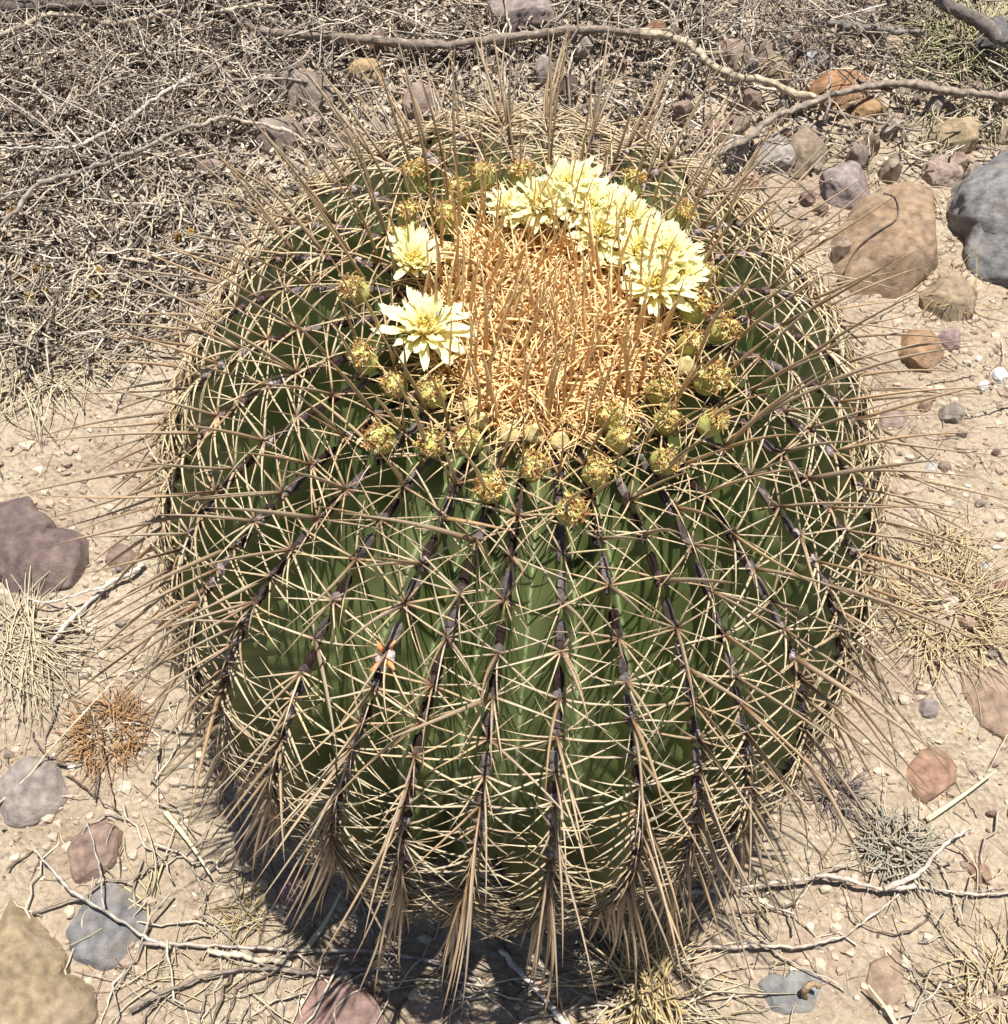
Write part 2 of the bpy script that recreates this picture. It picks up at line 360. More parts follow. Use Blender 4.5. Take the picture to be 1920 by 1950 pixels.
# areole pads
def pad_proto(seed):
    r = np.random.RandomState(seed); n1, n2 = 12, 7; V = []
    for i in range(n2):
        ph = (i/(n2-1))*math.pi/2
        for j in range(n1):
            a = j*2*math.pi/n1; k = math.cos(ph)*(1+r.uniform(-.22, .22))
            V.append((math.cos(a)*k, math.sin(a)*k, math.sin(ph)+r.uniform(-.15, .15)*math.cos(ph)))
    Q = [(i*n1+j, i*n1+(j+1) % n1, (i+1)*n1+(j+1) % n1, (i+1)*n1+j) for i in range(n2-1) for j in range(n1)]
    c = np.array([.26, .225, .22])*(1+r.uniform(-.5, .5, (len(V), 1)))
    return np.array(V), np.array(Q), np.zeros((0, 3), int), c
PADS = [pad_proto(i) for i in range(5)]; padsp = []
for (k, s, p, n, d, t) in areoles:
    q = R.randrange(5); gap = float(np.interp(s, [.7, 1.0, 1.3, 1.6], [.088, .068, .047, .036]))
    f = .5+.5*min(1, s/.8); tn = R.choice([(.35, .27, .24), (.8, .75, .75), (1.15, 1.1, 1.15), (.6, .5, .48), (1.25, 1.2, 1.25)])
    padsp.append((q, p-n*.010, d, n, t, (.021, .013, .014), tn))
    padsp.append((R.randrange(5), p-d*gap*.40-n*.013, d, n, t, (gap*.36, .0095*f+.002, .0085), R.choice([(.22, .15, .13), (.6, .54, .55), (1.35, 1.28, 1.3), (.25, .18, .16), (.9, .84, .88), (.3, .22, .2)])))
def padmat(x): 
    q, p, d, n, t, sz, tn = x; return p, d*sz[0], t*sz[1], n*sz[2]
pp = toW(np.array([x[1] for x in padsp])); nn = np.array([x[3] for x in padsp])@RM.T; vis = ((CAM-pp)*nn).sum(1)/np.linalg.norm(CAM-pp, axis=1)
order = np.argsort(-vis*np.array([x[5][0] for x in padsp])*10, kind='stable'); pm = {}
for i in order[:300]:
    x = padsp[i]; p, a, b_, c_ = padmat(x); key = (x[0], x[6])
    if key not in pm: V, Q, T, c = PADS[x[0]]; m2 = MB(); m2.add(V, Q, None, c*np.array(x[6])); pm[key] = m2.mesh('areole', M_wool)
    o = ob('areole', pm[key], root); o.matrix_local = Matrix(((a[0], b_[0], c_[0], p[0]*S), (a[1], b_[1], c_[1], p[1]*S), (a[2], b_[2], c_[2], p[2]*S), (0, 0, 0, 1)))
mb = MB()
for i in order[300:]:
    x = padsp[i]; p, a, b_, c_ = padmat(x); V, Q, T, c = PADS[x[0]]
    mb.add(p+V[:, :1]*a+V[:, 1:2]*b_+V[:, 2:]*c_, Q, None, c*np.array(x[6]))
tag(mb.build('areoles', M_wool, root), kind='stuff')

# young crown spines
def young_proto(seed, curly):
    r = random.Random(seed); n = 8; t = np.linspace(0, 1, n); b = r.uniform(.2, .8) if curly else r.uniform(.0, .14)
    P = np.stack([b*t**2, r.uniform(-.1, .1)*np.sin(t*3), t*(1-.25*b*t)], -1)
    V, Q, T = tube(P, (.027 if curly else .021)*(1-t**2*.88), 4, flat=.6, side0=(0, 1, .01))
    tt = np.repeat(t, 4)[:, None]; c = np.array([.60, .34, .13])*(1-tt)+np.array([.84, .64, .35])*tt
    return V, Q, T, c
YP = [young_proto(i, i < 6) for i in range(10)]; ysp = []
GA = math.pi*(3-math.sqrt(5)); NY = 190
for i in range(NY):
    s = .285*math.sqrt((i+.4)/NY); th = i*GA+R.uniform(-.1, .1); p, n, d, t = frame(th, s); p = p+n*.01; rr = s/.285
    tn = np.array([1, 1, 1.])*(1+R.uniform(-.12, .16))
    for q in range(9):
        ps = q*2*math.pi/9+R.uniform(-.4, .4); el = math.radians(R.uniform(20, 62)-10*rr)
        dd = math.cos(el)*(math.cos(ps)*d+math.sin(ps)*t)+math.sin(el)*n
        ysp.append((R.randrange(6), p, dd, -n+.9*nrm(RS.normal(size=3)), R.uniform(.11, .21)*(1 if rr < .7 else .7), tn))
    lean = -.38*(1-rr)+.05
    dd = nrm(n+d*(lean+R.uniform(-.12, .12))+t*R.gauss(0, .13))
    ysp.append((6+R.randrange(4), p, dd, nrm(d+RS.normal(size=3)*.5), R.uniform(.17, .29), tn*.97))
mb = MB(); bake(mb, 'y', ysp, YP); tag(mb.build('young_crown_spines', M_spine, root), kind='stuff')

# ------------------------------------------------------------------ flowers
def petal_mesh(seed):
    r = random.Random(seed); n = 8; m = 5; V = []; Cc = []
    prof = [.35, .62, .85, .98, 1, 1, .95, .72]; bow = r.uniform(.15, .5); tw = r.uniform(-.25, .25)
    for i in range(n):
        t = i/(n-1); wd = .13*prof[i]
        for j in range(m):
            a = (j/(m-1)-.5)*2
            tipj = (.06*(1 if j % 2 else -1)+.06*r.uniform(-1, 1)+.07*(1-a*a) if i == n-1 else 0)
            V.append((a*wd+tw*.2*t*t, -bow*t*t+a*a*wd*.5+.05*math.sin(t*9+seed)*a, t+tipj))
            Cc.append(np.array([.80, .66, .16])*(1-t)**1.5+np.array([.90, .87, .55])*(1-(1-t)**1.5))
    Q = [(i*m+j, i*m+j+1, (i+1)*m+j+1, (i+1)*m+j) for i in range(n-1) for j in range(m-1)]
    mb = MB(); mb.add(V, Q, None, np.array(Cc)); return mb.mesh('petal', M_petal)
PM = [petal_mesh(i) for i in range(6)]
def stamen_mesh(seed):
    r = random.Random(seed); mb = MB()
    for i in range(44):
        a = r.uniform(0, 6.28); rr = math.sqrt(r.random())*.24; P = [(math.cos(a)*rr*.7, math.sin(a)*rr*.7, .1), (math.cos(a)*rr, math.sin(a)*rr, r.uniform(.42, .6))]
        P = np.array([P[0], (np.array(P[0])+P[1])/2, P[1]]); V, Q, T = tube(P, .012, 3); mb.add(V, Q, T, (.85, .72, .25))
        V, Q, T = tube(np.array([P[-1]-[0, 0, .015], P[-1]+[0, 0, .03]]), .028, 5); mb.add(V, Q, T, (.88, .72, .2))
    return mb.mesh('stamens', M_petal)
SMh = stamen_mesh(3)
def scaly(R1, R2, H, colr, seed, nth=20, nz=16, scal=8):
    r = random.Random(seed); V = []; Cc = []
    for i in range(nz):
        t = i/(nz-1); rad = R1*math.sin(math.pi*(.12+.8*t))**.65*(1-t)+R2*t*(1 if t < .95 else .6)
        for j in range(nth):
            a = j*2*math.pi/nth; sc_ = .5+.5*math.sin(a*scal+(i//2)*math.pi+.2)
            k = rad*(1+.09*sc_*((i % 2)*.9)); V.append((math.cos(a)*k, math.sin(a)*k, H*t))
            Cc.append(np.array(colr)*(1+(.22 if i % 2 else -.12)*sc_))
    Q = [(i*nth+j, i*nth+(j+1) % nth, (i+1)*nth+(j+1) % nth, (i+1)*nth+j) for i in range(nz-1) for j in range(nth)]
    V.append((0, 0, H)); Cc.append(np.array(colr)); T = [((nz-1)*nth+j, (nz-1)*nth+(j+1) % nth, len(V)-1) for j in range(nth)]
    mb = MB(); mb.add(V, Q, T, np.array(Cc)); return mb
FB = {c: scaly(.30, .26, .42, c, 4).mesh('flower', M_fruit) for c in [(.50, .33, .16), (.42, .40, .12), (.42, .10, .07)]}
def basis(n, up=None, spin=0.):
    n = nrm(n); x = np.cross(n, [.3, .2, .9] if abs(n[2]) < .9 else [1, .1, 0]); x = nrm(x); y = np.cross(n, x)
    c, s = math.cos(spin), math.sin(spin); return x*c+y*s, y*c-x*s, n
def mat4(p, ax, sc_):
    x, y, z = ax; return Matrix(((x[0]*sc_, y[0]*sc_, z[0]*sc_, p[0]*S), (x[1]*sc_, y[1]*sc_, z[1]*sc_, p[1]*S), (x[2]*sc_, y[2]*sc_, z[2]*sc_, p[2]*S), (0, 0, 0, 1)))
FL = [(800, 650, .100, 1, 0), (782, 520, .078, .55, 0), (955, 408, .055, .8, 2), (1012, 412, .078, .8, 0), (1062, 385, .088, .8, 0), (1108, 415, .082, .9, 0), (1128, 462, .078, 1, 0),
      (1178, 440, .082, .8, 1), (1200, 500, .085, 1, 0), (1250, 505, .088, .85, 0), (1232, 562, .088, 1, 0), (1275, 548, .070, .9, 1), (1085, 372, .070, .8, 0), (1150, 425, .075, .9, 0), (1222, 470, .07, .9, 0), (1255, 535, .075, 1, 0), (775, 480, .05, .4, 0), (1035, 410, .07, .7, 1), (985, 425, .05, .8, 0)]
for (u, v, sz, opn, ci) in FL:
    th, s = onbody(u, v+20); p, n, d, t = frame(th, s); ax = basis(nrm(n+np.array([0, 0, .15])-d*.05), spin=R.uniform(0, 6)); pb = p+n*.06
    f = ob('flower', FB[list(FB)[ci]], root); f.matrix_local = mat4(pb, ax, sz*.76)
    if ci == 2: f['label'] = 'small flower on a red scaly base'
    st = ob('stamens', SMh, f); st['kind'] = 'stuff'; st.location = (0, 0, .38*S*.75)
    np_ = 52
    for q in range(np_):
        w_ = q/np_; a = q*2.39996+R.uniform(-.1, .1); open_ = (.12+1.12*w_)*opn+R.uniform(-.16, .2); sz_ = 1.12
        pe = ob('petal', PM[R.randrange(6)], f); L = (.66+.30*w_)*R.uniform(.75, 1.18)*sz_
        m = Matrix.Rotation(a, 4, 'Z')@Matrix.Translation((0, -.16*S-.08*w_*S, .34*S-.08*w_*S))@Matrix.Rotation(open_, 4, 'X')@Matrix.Rotation(R.uniform(-.35, .35), 4, 'Z')@Matrix.Scale(L, 4)
        pe.matrix_local = m

# fruits with withered florets, and round buds
FR = [scaly(.5, .34, 1.0, (.40, .40, .13), i, scal=7+i % 2).mesh('fruit', M_fruit) for i in range(3)]
BD = [scaly(.55, .10, .85, (.62, .53, .26), 20+i, scal=6).mesh('flower_bud', M_fruit) for i in range(2)]
def floret(seed):
    r = random.Random(seed); mb = MB()
    for i in range(190):
        a = r.uniform(0, 6.28); rr = math.sqrt(r.random())*.36; b0 = np.array([math.cos(a)*rr, math.sin(a)*rr, 0])
        P = [b0]; dd = np.array([math.cos(a)*.5, math.sin(a)*.5, 1.])*[.7, .7, 1]; lm = r.uniform(.5, 1)
        for q in range(5):
            dd = nrm(dd+np.array([r.gauss(0, .75), r.gauss(0, .75), r.gauss(0, .45)-(.1*q)])); P.append(P[-1]+dd*r.uniform(.05, .11)*lm)
        P = np.array(P); wd = r.uniform(.014, .034); sd_ = nrm(np.array([r.gauss(0, 1), r.gauss(0, 1), r.gauss(0, 1)]))
        V = np.concatenate([P-sd_*wd, P+sd_*wd]); n = len(P); Q = [(j, j+1, n+j+1, n+j) for j in range(n-1)]
        c = np.array(r.choice([(.66, .47, .14), (.76, .60, .26), (.52, .32, .11), (.78, .68, .40), (.28, .12, .05), (.40, .22, .09)])); mb.add(V, Q, None, c)
    return mb.mesh('dried_floret', M_floret)
DF = [floret(i) for i in range(5)]
FRU = [(790, 360), (870, 385), (915, 350), (985, 358), (775, 430), (850, 430), (690, 560), (700, 690), (752, 735), (822, 750), (735, 830), (822, 838), (893, 838), (1000, 890), (925, 925),
       (1120, 900), (1066, 962), (1162, 838), (1240, 868), (1250, 800), (1322, 805), (1235, 745), (1318, 725), (1345, 632), (1295, 600), (1312, 535), (1292, 660), (1268, 425), (1185, 370), (765, 480), (1150, 800)]
for (u, v) in FRU:
    th, s = onbody(u, v+8); p, n, d, t = frame(th, s); k = R.randrange(3)
    ax = basis(nrm(n+.35*d*R.uniform(0, 1)+t*R.uniform(-.2, .2)), spin=R.uniform(0, 6)); sz = R.uniform(.058, .070)
    f = ob('fruit', FR[k], root); f.matrix_local = mat4(p+n*.016, ax, sz)
    o = ob('dried_floret', DF[R.randrange(5)], f); o.matrix_local = Matrix.Translation((0, 0, .92*S))@Matrix.Scale(R.uniform(.95, 1.2), 4)@Matrix.Rotation(R.uniform(0, 6), 4, 'Z')
for (u, v) in [(885, 778), (960, 828), (1055, 842), (1240, 632), (845, 490), (1168, 790), (1010, 830), (1290, 700), (905, 800)]:
    th, s = onbody(u, v); p, n, d, t = frame(th, s); o = ob('flower_bud', BD[R.randrange(2)], root)
    o.matrix_local = mat4(p+n*.012, basis(nrm(n+t*R.uniform(-.2, .2)), spin=R.uniform(0, 6)), R.uniform(.046, .056))
# torn pale patch with orange spine stubs on a front rib
th, s = onbody(722, 1238); th = PH0+round((th-PH0)/(2*np.pi/NR))*2*np.pi/NR; th += crest_shift(int(round((th-PH0)/(2*np.pi/NR))) % NR, s)
p, n, d, t = frame(th, s); mb = MB(); V, Q, T, c = pad_proto(77); mb.add(p+V[:, :1]*d*.03+V[:, 1:2]*t*.022+V[:, 2:]*n*.016, Q, None, c/.26*.55)
o = mb.build('torn_areole', M_wool, root); o['label'] = 'pale torn patch with orange spine stubs'; mb = MB()
for q in range(5):
    dd = nrm(n*.8+RS.normal(size=3)*.6); V, Q, T = tube(np.array([p, p+dd*.03, p+dd*.045]), [.007, .006, .003], 6); mb.add(V, Q, T, (.62, .25, .09))
ob('spine_stubs', mb.mesh('spine_stubs', M_spine), o)

# flies on the big left flower
def fly(u, v, label):
    th, s = onbody(u, v+20); p, n, d, t = frame(th, s); c0 = toW(p+n*.125); mb = MB()
    e = bpy.data.objects.new('fly', None); COL.objects.link(e); e.location = Vector(c0*S); e.rotation_euler = (.2, .1, R.uniform(0, 6)); tag(e, label, 'fly', 'small flies on the flower')
    P = np.array([(x, 0, 0) for x in (-.010, -.007, -.003, .001, .004, .007, .009)]); V, Q, T = tube(P, [.001, .003, .0037, .0032, .0036, .0025, .001], 8); mb.add(V, Q, T, (.02, .02, .022)); mb.build('insect_body', M_fly, e)
    for sg in (-1, 1):
        m2 = MB(); V = [(0, 0, .003), (-.004, sg*.004, .004), (-.011, sg*.005, .004), (-.013, sg*.002, .0035), (-.007, 0, .003)]; m2.add(V, [(0, 1, 2, 3)], [(0, 3, 4)], (.25, .25, .27)); m2.build('wing', M_fly, e)
    for sg in (-1, 1):
        for x in (-.003, .0, .004):
            m3 = MB(); V, Q, T = tube(np.array([(x, 0, -.001), (x*1.5, sg*.004, .001), (x*2, sg*.006, -.004)]), .0005, 4); m3.add(V, Q, T, (.02, .02, .02)); m3.build('leg', M_fly, e)
fly(822, 636, 'tiny dark fly sitting in the middle of the big left yellow flower')
fly(820, 573, 'tiny dark fly on the upper edge of the big left yellow flower')

# ------------------------------------------------------------------ rocks
def rock(name, label, outline, h, col, cat='rock', cuts=7, seed=0, sink=.6, group=None, rough=.10, square=.45, lift=0., tilt=(0, 0)):
    r = np.random.RandomState(seed+1000); r2 = random.Random(seed)
    h = h*(.62 if outline[0][1] > 330 else .95); z0 = h*.3; P = np.array([G(u, v, z0) for u, v in outline]); c = P.mean(0)
    gz = float(ghz(c[0], c[1])); ang = np.arctan2(P[:, 1]-c[1], P[:, 0]-c[0]); rad = np.hypot(P[:, 0]-c[0], P[:, 1]-c[1]); o_ = np.argsort(ang); ang = ang[o_]; rad = rad[o_]
    nt_, npz = 96, 34; a = np.arange(nt_)*2*np.pi/nt_-np.pi
    rr = np.interp(a, np.concatenate([ang-2*np.pi, ang, ang+2*np.pi]), np.tile(rad, 3))
    rr = (rr+np.roll(rr, 1)+np.roll(rr, -1))/3
    ph = np.linspace(-.6, np.pi/2, npz); m = rad.mean()
    X = rr[None]*np.sign(np.cos(ph))[:, None]*np.abs(np.cos(ph))[:, None]**square*np.cos(a)[None]; Yy = rr[None]*np.abs(np.cos(ph))[:, None]**square*np.sin(a)[None]
    Zz = (h*np.sin(ph)*(1+0*ph))[:, None]+0*a[None]
    V = np.stack([X, Yy, Zz], -1).reshape(-1, 3)
    for q in range(cuts):
        nv = nrm(np.array([r.normal(), r.normal(), r.uniform(.1, 1.2)])*np.array([1, 1, 1])); sup = (V@nv).max(); dd = V@nv-sup*r.uniform(.72, .93)
        V = V-np.maximum(dd, 0)[:, None]*nv*.92
    nn_ = nrm(V+1e-6); off = np.empty(len(V)); sd_ = Vector((seed*3.1, seed*1.7, 0)); fs = 1.6/m; amp = rough*min(m, h*2.2)
    for i_, x in enumerate(V):
        q = Vector(x*fs)+sd_; off[i_] = mnoise.noise(q)*.9+.45*mnoise.noise(q*2.3)+.25*mnoise.noise(q*5.1)+.16*mnoise.noise(q*11)+.12*mnoise.noise(q*23)+.08*mnoise.noise(q*47)
    V = V+nn_*(off*amp)[:, None]
    for q in range(cuts+3):
        nv = nrm(np.array([r.normal(), r.normal(), r.uniform(-.1, 1.3)])); sup = (V@nv).max(); dd = V@nv-sup*r.uniform(.80, .95); V = V-np.maximum(dd, 0)[:, None]*nv
    V = V+nn_*(np.array([mnoise.noise(Vector(x*fs*16))*.6+mnoise.noise(Vector(x*fs*37))*.4 for x in V])*amp*.16)[:, None]
    V[:, 2] += V[:, 0]*tilt[0]+V[:, 1]*tilt[1]
    Q = [(i*nt_+j, i*nt_+(j+1) % nt_, (i+1)*nt_+(j+1) % nt_, (i+1)*nt_+j) for i in range(npz-1) for j in range(nt_)]
    col = np.array(col)*.86+np.mean(col)*.08; cc = col*(1+.22*off[:, None])
    mb = MB(); mb.add(V, Q, None, np.clip(cc, 0, .9)); o = mb.build(name, M_rock); o.location = Vector((c[0]*S, c[1]*S, (gz-h*sink*.2+lift)*S))
    return tag(o, label, cat, group)
def blob(u, v, w_, h_, n=9, seed=0, rot=0.):
    r = random.Random(seed); out = []
    for i in range(n):
        a = i*2*math.pi/n; k = r.uniform(.8, 1.12); x = w_/2*k*math.cos(a); y = h_/2*k*math.sin(a)
        out.append((u+x*math.cos(rot)-y*math.sin(rot), v+x*math.sin(rot)+y*math.cos(rot)))
    return out
TAN = (.40, .27, .17); GREY = (.25, .24, .24); PALE = (.42, .37, .34); PURP = (.34, .27, .26); ORG = (.44, .24, .12); PINK = (.42, .27, .24); SOILC = (.42, .32, .24); OCH = (.46, .33, .15)
TB = rock('boulder', 'big rounded tan brown boulder with a thin dark crack line, right of the cactus', [(1602, 410), (1650, 362), (1715, 343), (1770, 358), (1796, 400), (1792, 455), (1762, 508), (1705, 545), (1645, 565), (1598, 553), (1578, 500), (1577, 440)], .27, TAN, seed=1, cuts=4, rough=.05, square=.5)
rock('boulder', 'big rough grey boulder cut off by the right edge of the photo', [(1838, 300), (1900, 272), (1975, 275), (2010, 400), (1985, 540), (1915, 545), (1868, 510), (1835, 430), (1812, 350)], .34, (.30, .295, .30), seed=2, cuts=6, rough=.10)
rock('rock', 'pale lilac grey angular rock above the purple grey stone', [(1428, 272), (1462, 252), (1495, 265), (1495, 318), (1452, 332), (1418, 318)], .10, PALE, seed=3)
rock('rock', 'tan rock leaning on the pale lilac rock beside its right face', [(1492, 262), (1535, 240), (1560, 262), (1545, 318), (1500, 330)], .12, (.36, .27, .19), seed=4)
rock('rock', 'purple grey stone touching the top left of the tan boulder', [(1556, 314), (1600, 304), (1645, 342), (1632, 382), (1592, 398), (1560, 372)], .12, PURP, seed=5)
rock('rock', 'flat orange brown rock behind the fork of dead branches', [(1522, 158), (1565, 135), (1640, 146), (1638, 188), (1538, 192)], .13, ORG, seed=6, cuts=3)
rock('rock', 'small ochre orange rock lying under the branch fork', [(1605, 195), (1655, 182), (1680, 198), (1655, 218), (1608, 214)], .09, (.45, .28, .14), seed=7)
rock('rock', 'dark grey rock at the right edge below the thick log', blob(1880, 78, 95, 70, seed=8), .15, (.19, .18, .18), seed=8)
rock('rock', 'orange wedge shaped rock on bare soil right of the cactus', [(1692, 628), (1760, 620), (1782, 648), (1775, 688), (1748, 695), (1702, 662)], .11, (.45, .27, .15), seed=9, cuts=5)
rock('rock', 'small rose pink rock against the orange wedge shaped rock', blob(1799, 636, 48, 48, seed=10), .08, (.44, .31, .30), seed=10)
rock('rock', 'grey tan rounded stone with a small brown pebble at its left', blob(1803, 770, 62, 42, seed=11), .075, (.34, .29, .24), seed=11)
rock('pebble', 'small brown pebble left of the grey tan rounded stone', blob(1752, 757, 36, 26, seed=12), .05, (.36, .24, .17), 'pebble', seed=12)
rock('pebble', 'largest of the bright white stone chips near the right edge', blob(1890, 702, 40, 34, seed=13), .04, (.85, .83, .78), 'pebble', seed=13)
rock('pebble', 'small white stone chip below and left of the largest white one', blob(1862, 724, 30, 22, seed=14), .03, (.85, .83, .78), 'pebble', seed=14)
rock('pebble', 'tiny white chip up and left of the white chip cluster', blob(1852, 672, 16, 12, seed=15), .02, (.8, .77, .7), 'pebble', seed=15)
rock('pebble', 'shiny pale blue white chip on a brown flake, right of the cactus', blob(1872, 1066, 38, 20, seed=16, rot=.5), .03, (.72, .75, .76), 'pebble', seed=16)
rock('rock', 'dull red stone half cut by the right edge', blob(1903, 1102, 50, 36, seed=17), .06, (.33, .18, .15), seed=17)
rock('boulder', 'dark maroon grey slab half buried at the left edge', [(-40, 905), (30, 915), (70, 960), (105, 1000), (195, 1075), (180, 1105), (110, 1135), (0, 1095), (-60, 1060)], .15, (.21, .145, .14), seed=18, cuts=3, rough=.06)
rock('rock', 'low lavender grey hump of rock by the lower left edge', [(0, 1440), (60, 1425), (120, 1450), (135, 1500), (90, 1545), (20, 1560), (-20, 1500)], .08, (.38, .32, .29), seed=19, cuts=2)
rock('rock', 'reddish brown flat stone above the slate grey stone', [(128, 1575), (168, 1550), (225, 1566), (238, 1604), (205, 1650), (150, 1672), (130, 1625)], .07, (.36, .24, .19), seed=20, cuts=3)
rock('rock', 'slate grey flat stone beside the yellow rock', [(150, 1690), (210, 1655), (262, 1678), (272, 1760), (240, 1820), (195, 1848), (132, 1800), (122, 1745)], .08, (.29, .28, .28), seed=21, cuts=4)
rock('boulder', 'large ochre yellow rock in the lower left corner', [(-40, 1690), (50, 1700), (105, 1775), (125, 1840), (180, 1870), (190, 1930), (150, 2010), (-40, 2010)], .12, (.44, .33, .20), seed=22, cuts=8, rough=.10)
rock('rock', 'dusty rose flat rock at the bottom edge', [(545, 1925), (600, 1850), (680, 1842), (738, 1895), (705, 1965), (555, 1975)], .06, (.40, .25, .215), seed=23, cuts=2, rough=.05)
rock('rock', 'small rose stone under the lower left spines of the cactus', [(515, 1660), (560, 1635), (590, 1665), (570, 1700), (530, 1712)], .06, PINK, seed=24)
rock('rock', 'orange brown four sided stone lower right on open soil', [(1737, 1425), (1800, 1402), (1815, 1455), (1792, 1495), (1738, 1512), (1724, 1480)], .06, (.42, .245, .165), seed=25, cuts=3, rough=.05)
BG = rock('rock', 'blue grey slab near the bottom with a seed pod on it', [(1430, 1852), (1485, 1845), (1558, 1850), (1562, 1900), (1505, 1912), (1438, 1902)], .05, (.33, .325, .32), seed=26, cuts=2, rough=.05)
rock('rock', 'wide flat tan brown slab cut by the right edge, lower right', [(1818, 1265), (1890, 1245), (1960, 1290), (1960, 1420), (1885, 1400), (1840, 1330)], .055, (.42, .29, .21), seed=27, cuts=2, rough=.05)
rock('rock', 'flat mauve stone beside the tips of the right hand spines', blob(1757, 1334, 55, 40, seed=28), .04, (.36, .29, .28), seed=28, cuts=2)
rock('rock', 'flat orange flake of stone on soil near the lower right edge', blob(1856, 1645, 60, 34, seed=29, rot=.6), .03, (.44, .28, .19), seed=29, cuts=2)
rock('rock', 'flat peach coloured stone sunk in the soil near the bottom right', [(1640, 1835), (1690, 1790), (1705, 1850), (1690, 1900), (1640, 1895)], .03, (.45, .31, .22), seed=30, cuts=2, rough=.04)
rock('rock', 'dusty lumpy clod between the tan and grey boulders', [(1745, 540), (1790, 515), (1850, 530), (1850, 580), (1800, 605), (1750, 590)], .12, (.40, .30, .20), seed=31)
rock('rock', 'brown stone in a hollow beside the maroon grey slab', [(185, 1035), (235, 1028), (270, 1042), (255, 1065), (205, 1068)], .06, (.33, .23, .18), seed=32)
rock('rock', 'peach stone in the grass tuft right of the cactus', blob(1835, 1170, 44, 34, seed=33), .06, (.46, .31, .22), seed=33)
rock('pebble', 'small white round pebble beside a brown pebble near the right spine tips', blob(1762, 876, 24, 22, seed=34), .035, (.6, .57, .55), 'pebble', seed=34)
rock('pebble', 'small brown pebble touching the small white round pebble', blob(1787, 876, 26, 22, seed=35), .035, (.38, .28, .22), 'pebble', seed=35)
rock('rock', 'orange tan stone behind the cactus, under the mid branch', [(652, 122), (690, 108), (728, 120), (730, 145), (690, 155), (655, 145)], .13, (.52, .36, .19), seed=36)
rock('rock', 'brown rounded stone behind the cactus in a dark hollow', [(760, 180), (790, 165), (825, 178), (830, 210), (790, 222), (762, 212)], .14, (.36, .27, .22), seed=37)
rock('boulder', 'pinkish grey boulder at the top edge behind the cactus', [(915, 10), (950, -20), (1030, -20), (1060, 20), (1035, 62), (965, 62)], .2, (.36, .28, .26), seed=38)
rock('rock', 'grey brown rock with a cave like hollow under it, upper left of the cactus', [(520, 155), (560, 140), (620, 150), (640, 185), (600, 205), (540, 200)], .16, (.37, .29, .24), seed=39)
rock('rock', 'grey brown round rock just below the hollow, upper left', [(475, 240), (510, 225), (560, 232), (580, 262), (540, 280), (485, 272)], .13, (.35, .28, .24), seed=40)
rock('rock', 'pale pink stone beside the hollow behind the upper left spines', blob(592, 232, 44, 30, seed=41), .10, (.45, .34, .30), seed=41)
rock('rock', 'rusty orange stone between branches near the top', blob(1240, 66, 50, 46, seed=42), .14, (.42, .22, .13), seed=42)
rock('rock', 'wide brown rock behind thin twigs, top right of centre', [(1345, 95), (1395, 78), (1420, 110), (1400, 145), (1350, 140)], .15, (.37, .27, .20), seed=43)
rock('rock', 'tan brown rock right of the wide brown one', [(1425, 110), (1465, 98), (1498, 120), (1490, 150), (1440, 158), (1420, 135)], .14, (.42, .31, .20), seed=44)
rock('rock', 'round lilac white stone among the twigs at top right', blob(1500, 68, 44, 40, seed=45), .1, (.42, .37, .36), seed=45)
rock('rock', 'bluish white shard below the lilac white stone', blob(1535, 105, 26, 46, seed=46), .08, (.42, .41, .43), seed=46)
rock('rock', 'orange brown stone just behind the right rear rim of the cactus', blob(1420, 345, 50, 34, seed=47), .08, (.46, .29, .18), seed=47)
rock('rock', 'brown stone in the rubble above the right rear of the cactus', blob(1390, 232, 60, 38, seed=48), .10, (.34, .25, .19), seed=48)
rock('rock', 'reddish stone in the rubble left of the lilac grey rock', blob(1350, 245, 50, 34, seed=49), .1, (.40, .26, .20), seed=49)
rock('rock', 'yellow tan lumpy rock at the upper right above the grey boulder', [(1760, 232), (1800, 220), (1850, 228), (1860, 262), (1815, 275), (1765, 262)], .12, (.46, .35, .21), seed=50)
rock('rock', 'tan lump at the right edge beyond the yellow tan lumpy rock', blob(1900, 245, 60, 40, seed=51), .1, (.42, .33, .22), seed=51)
rock('rock', 'pinkish clod between the tan boulder and the yellow tan rock', [(1745, 300), (1790, 290), (1815, 315), (1800, 350), (1755, 345)], .08, (.42, .31, .26), seed=52)
rock('rock', 'brown flat stone under the spine tips at the right of the cactus', blob(1690, 780, 60, 50, seed=53), .05, (.38, .28, .23), seed=53, cuts=2)
rock('rock', 'grey brown stone in the litter at the far left', blob(235, 395, 60, 36, seed=54), .07, (.36, .28, .24), seed=54)
rock('rock', 'dusty brown stone in the litter behind the left spines', blob(400, 320, 70, 40, seed=55), .10, (.36, .27, .22), seed=55)
rock('rock', 'small flat brown stone beside the long left twig end', blob(355, 300, 50, 30, seed=56), .08, (.37, .28, .22), seed=56)
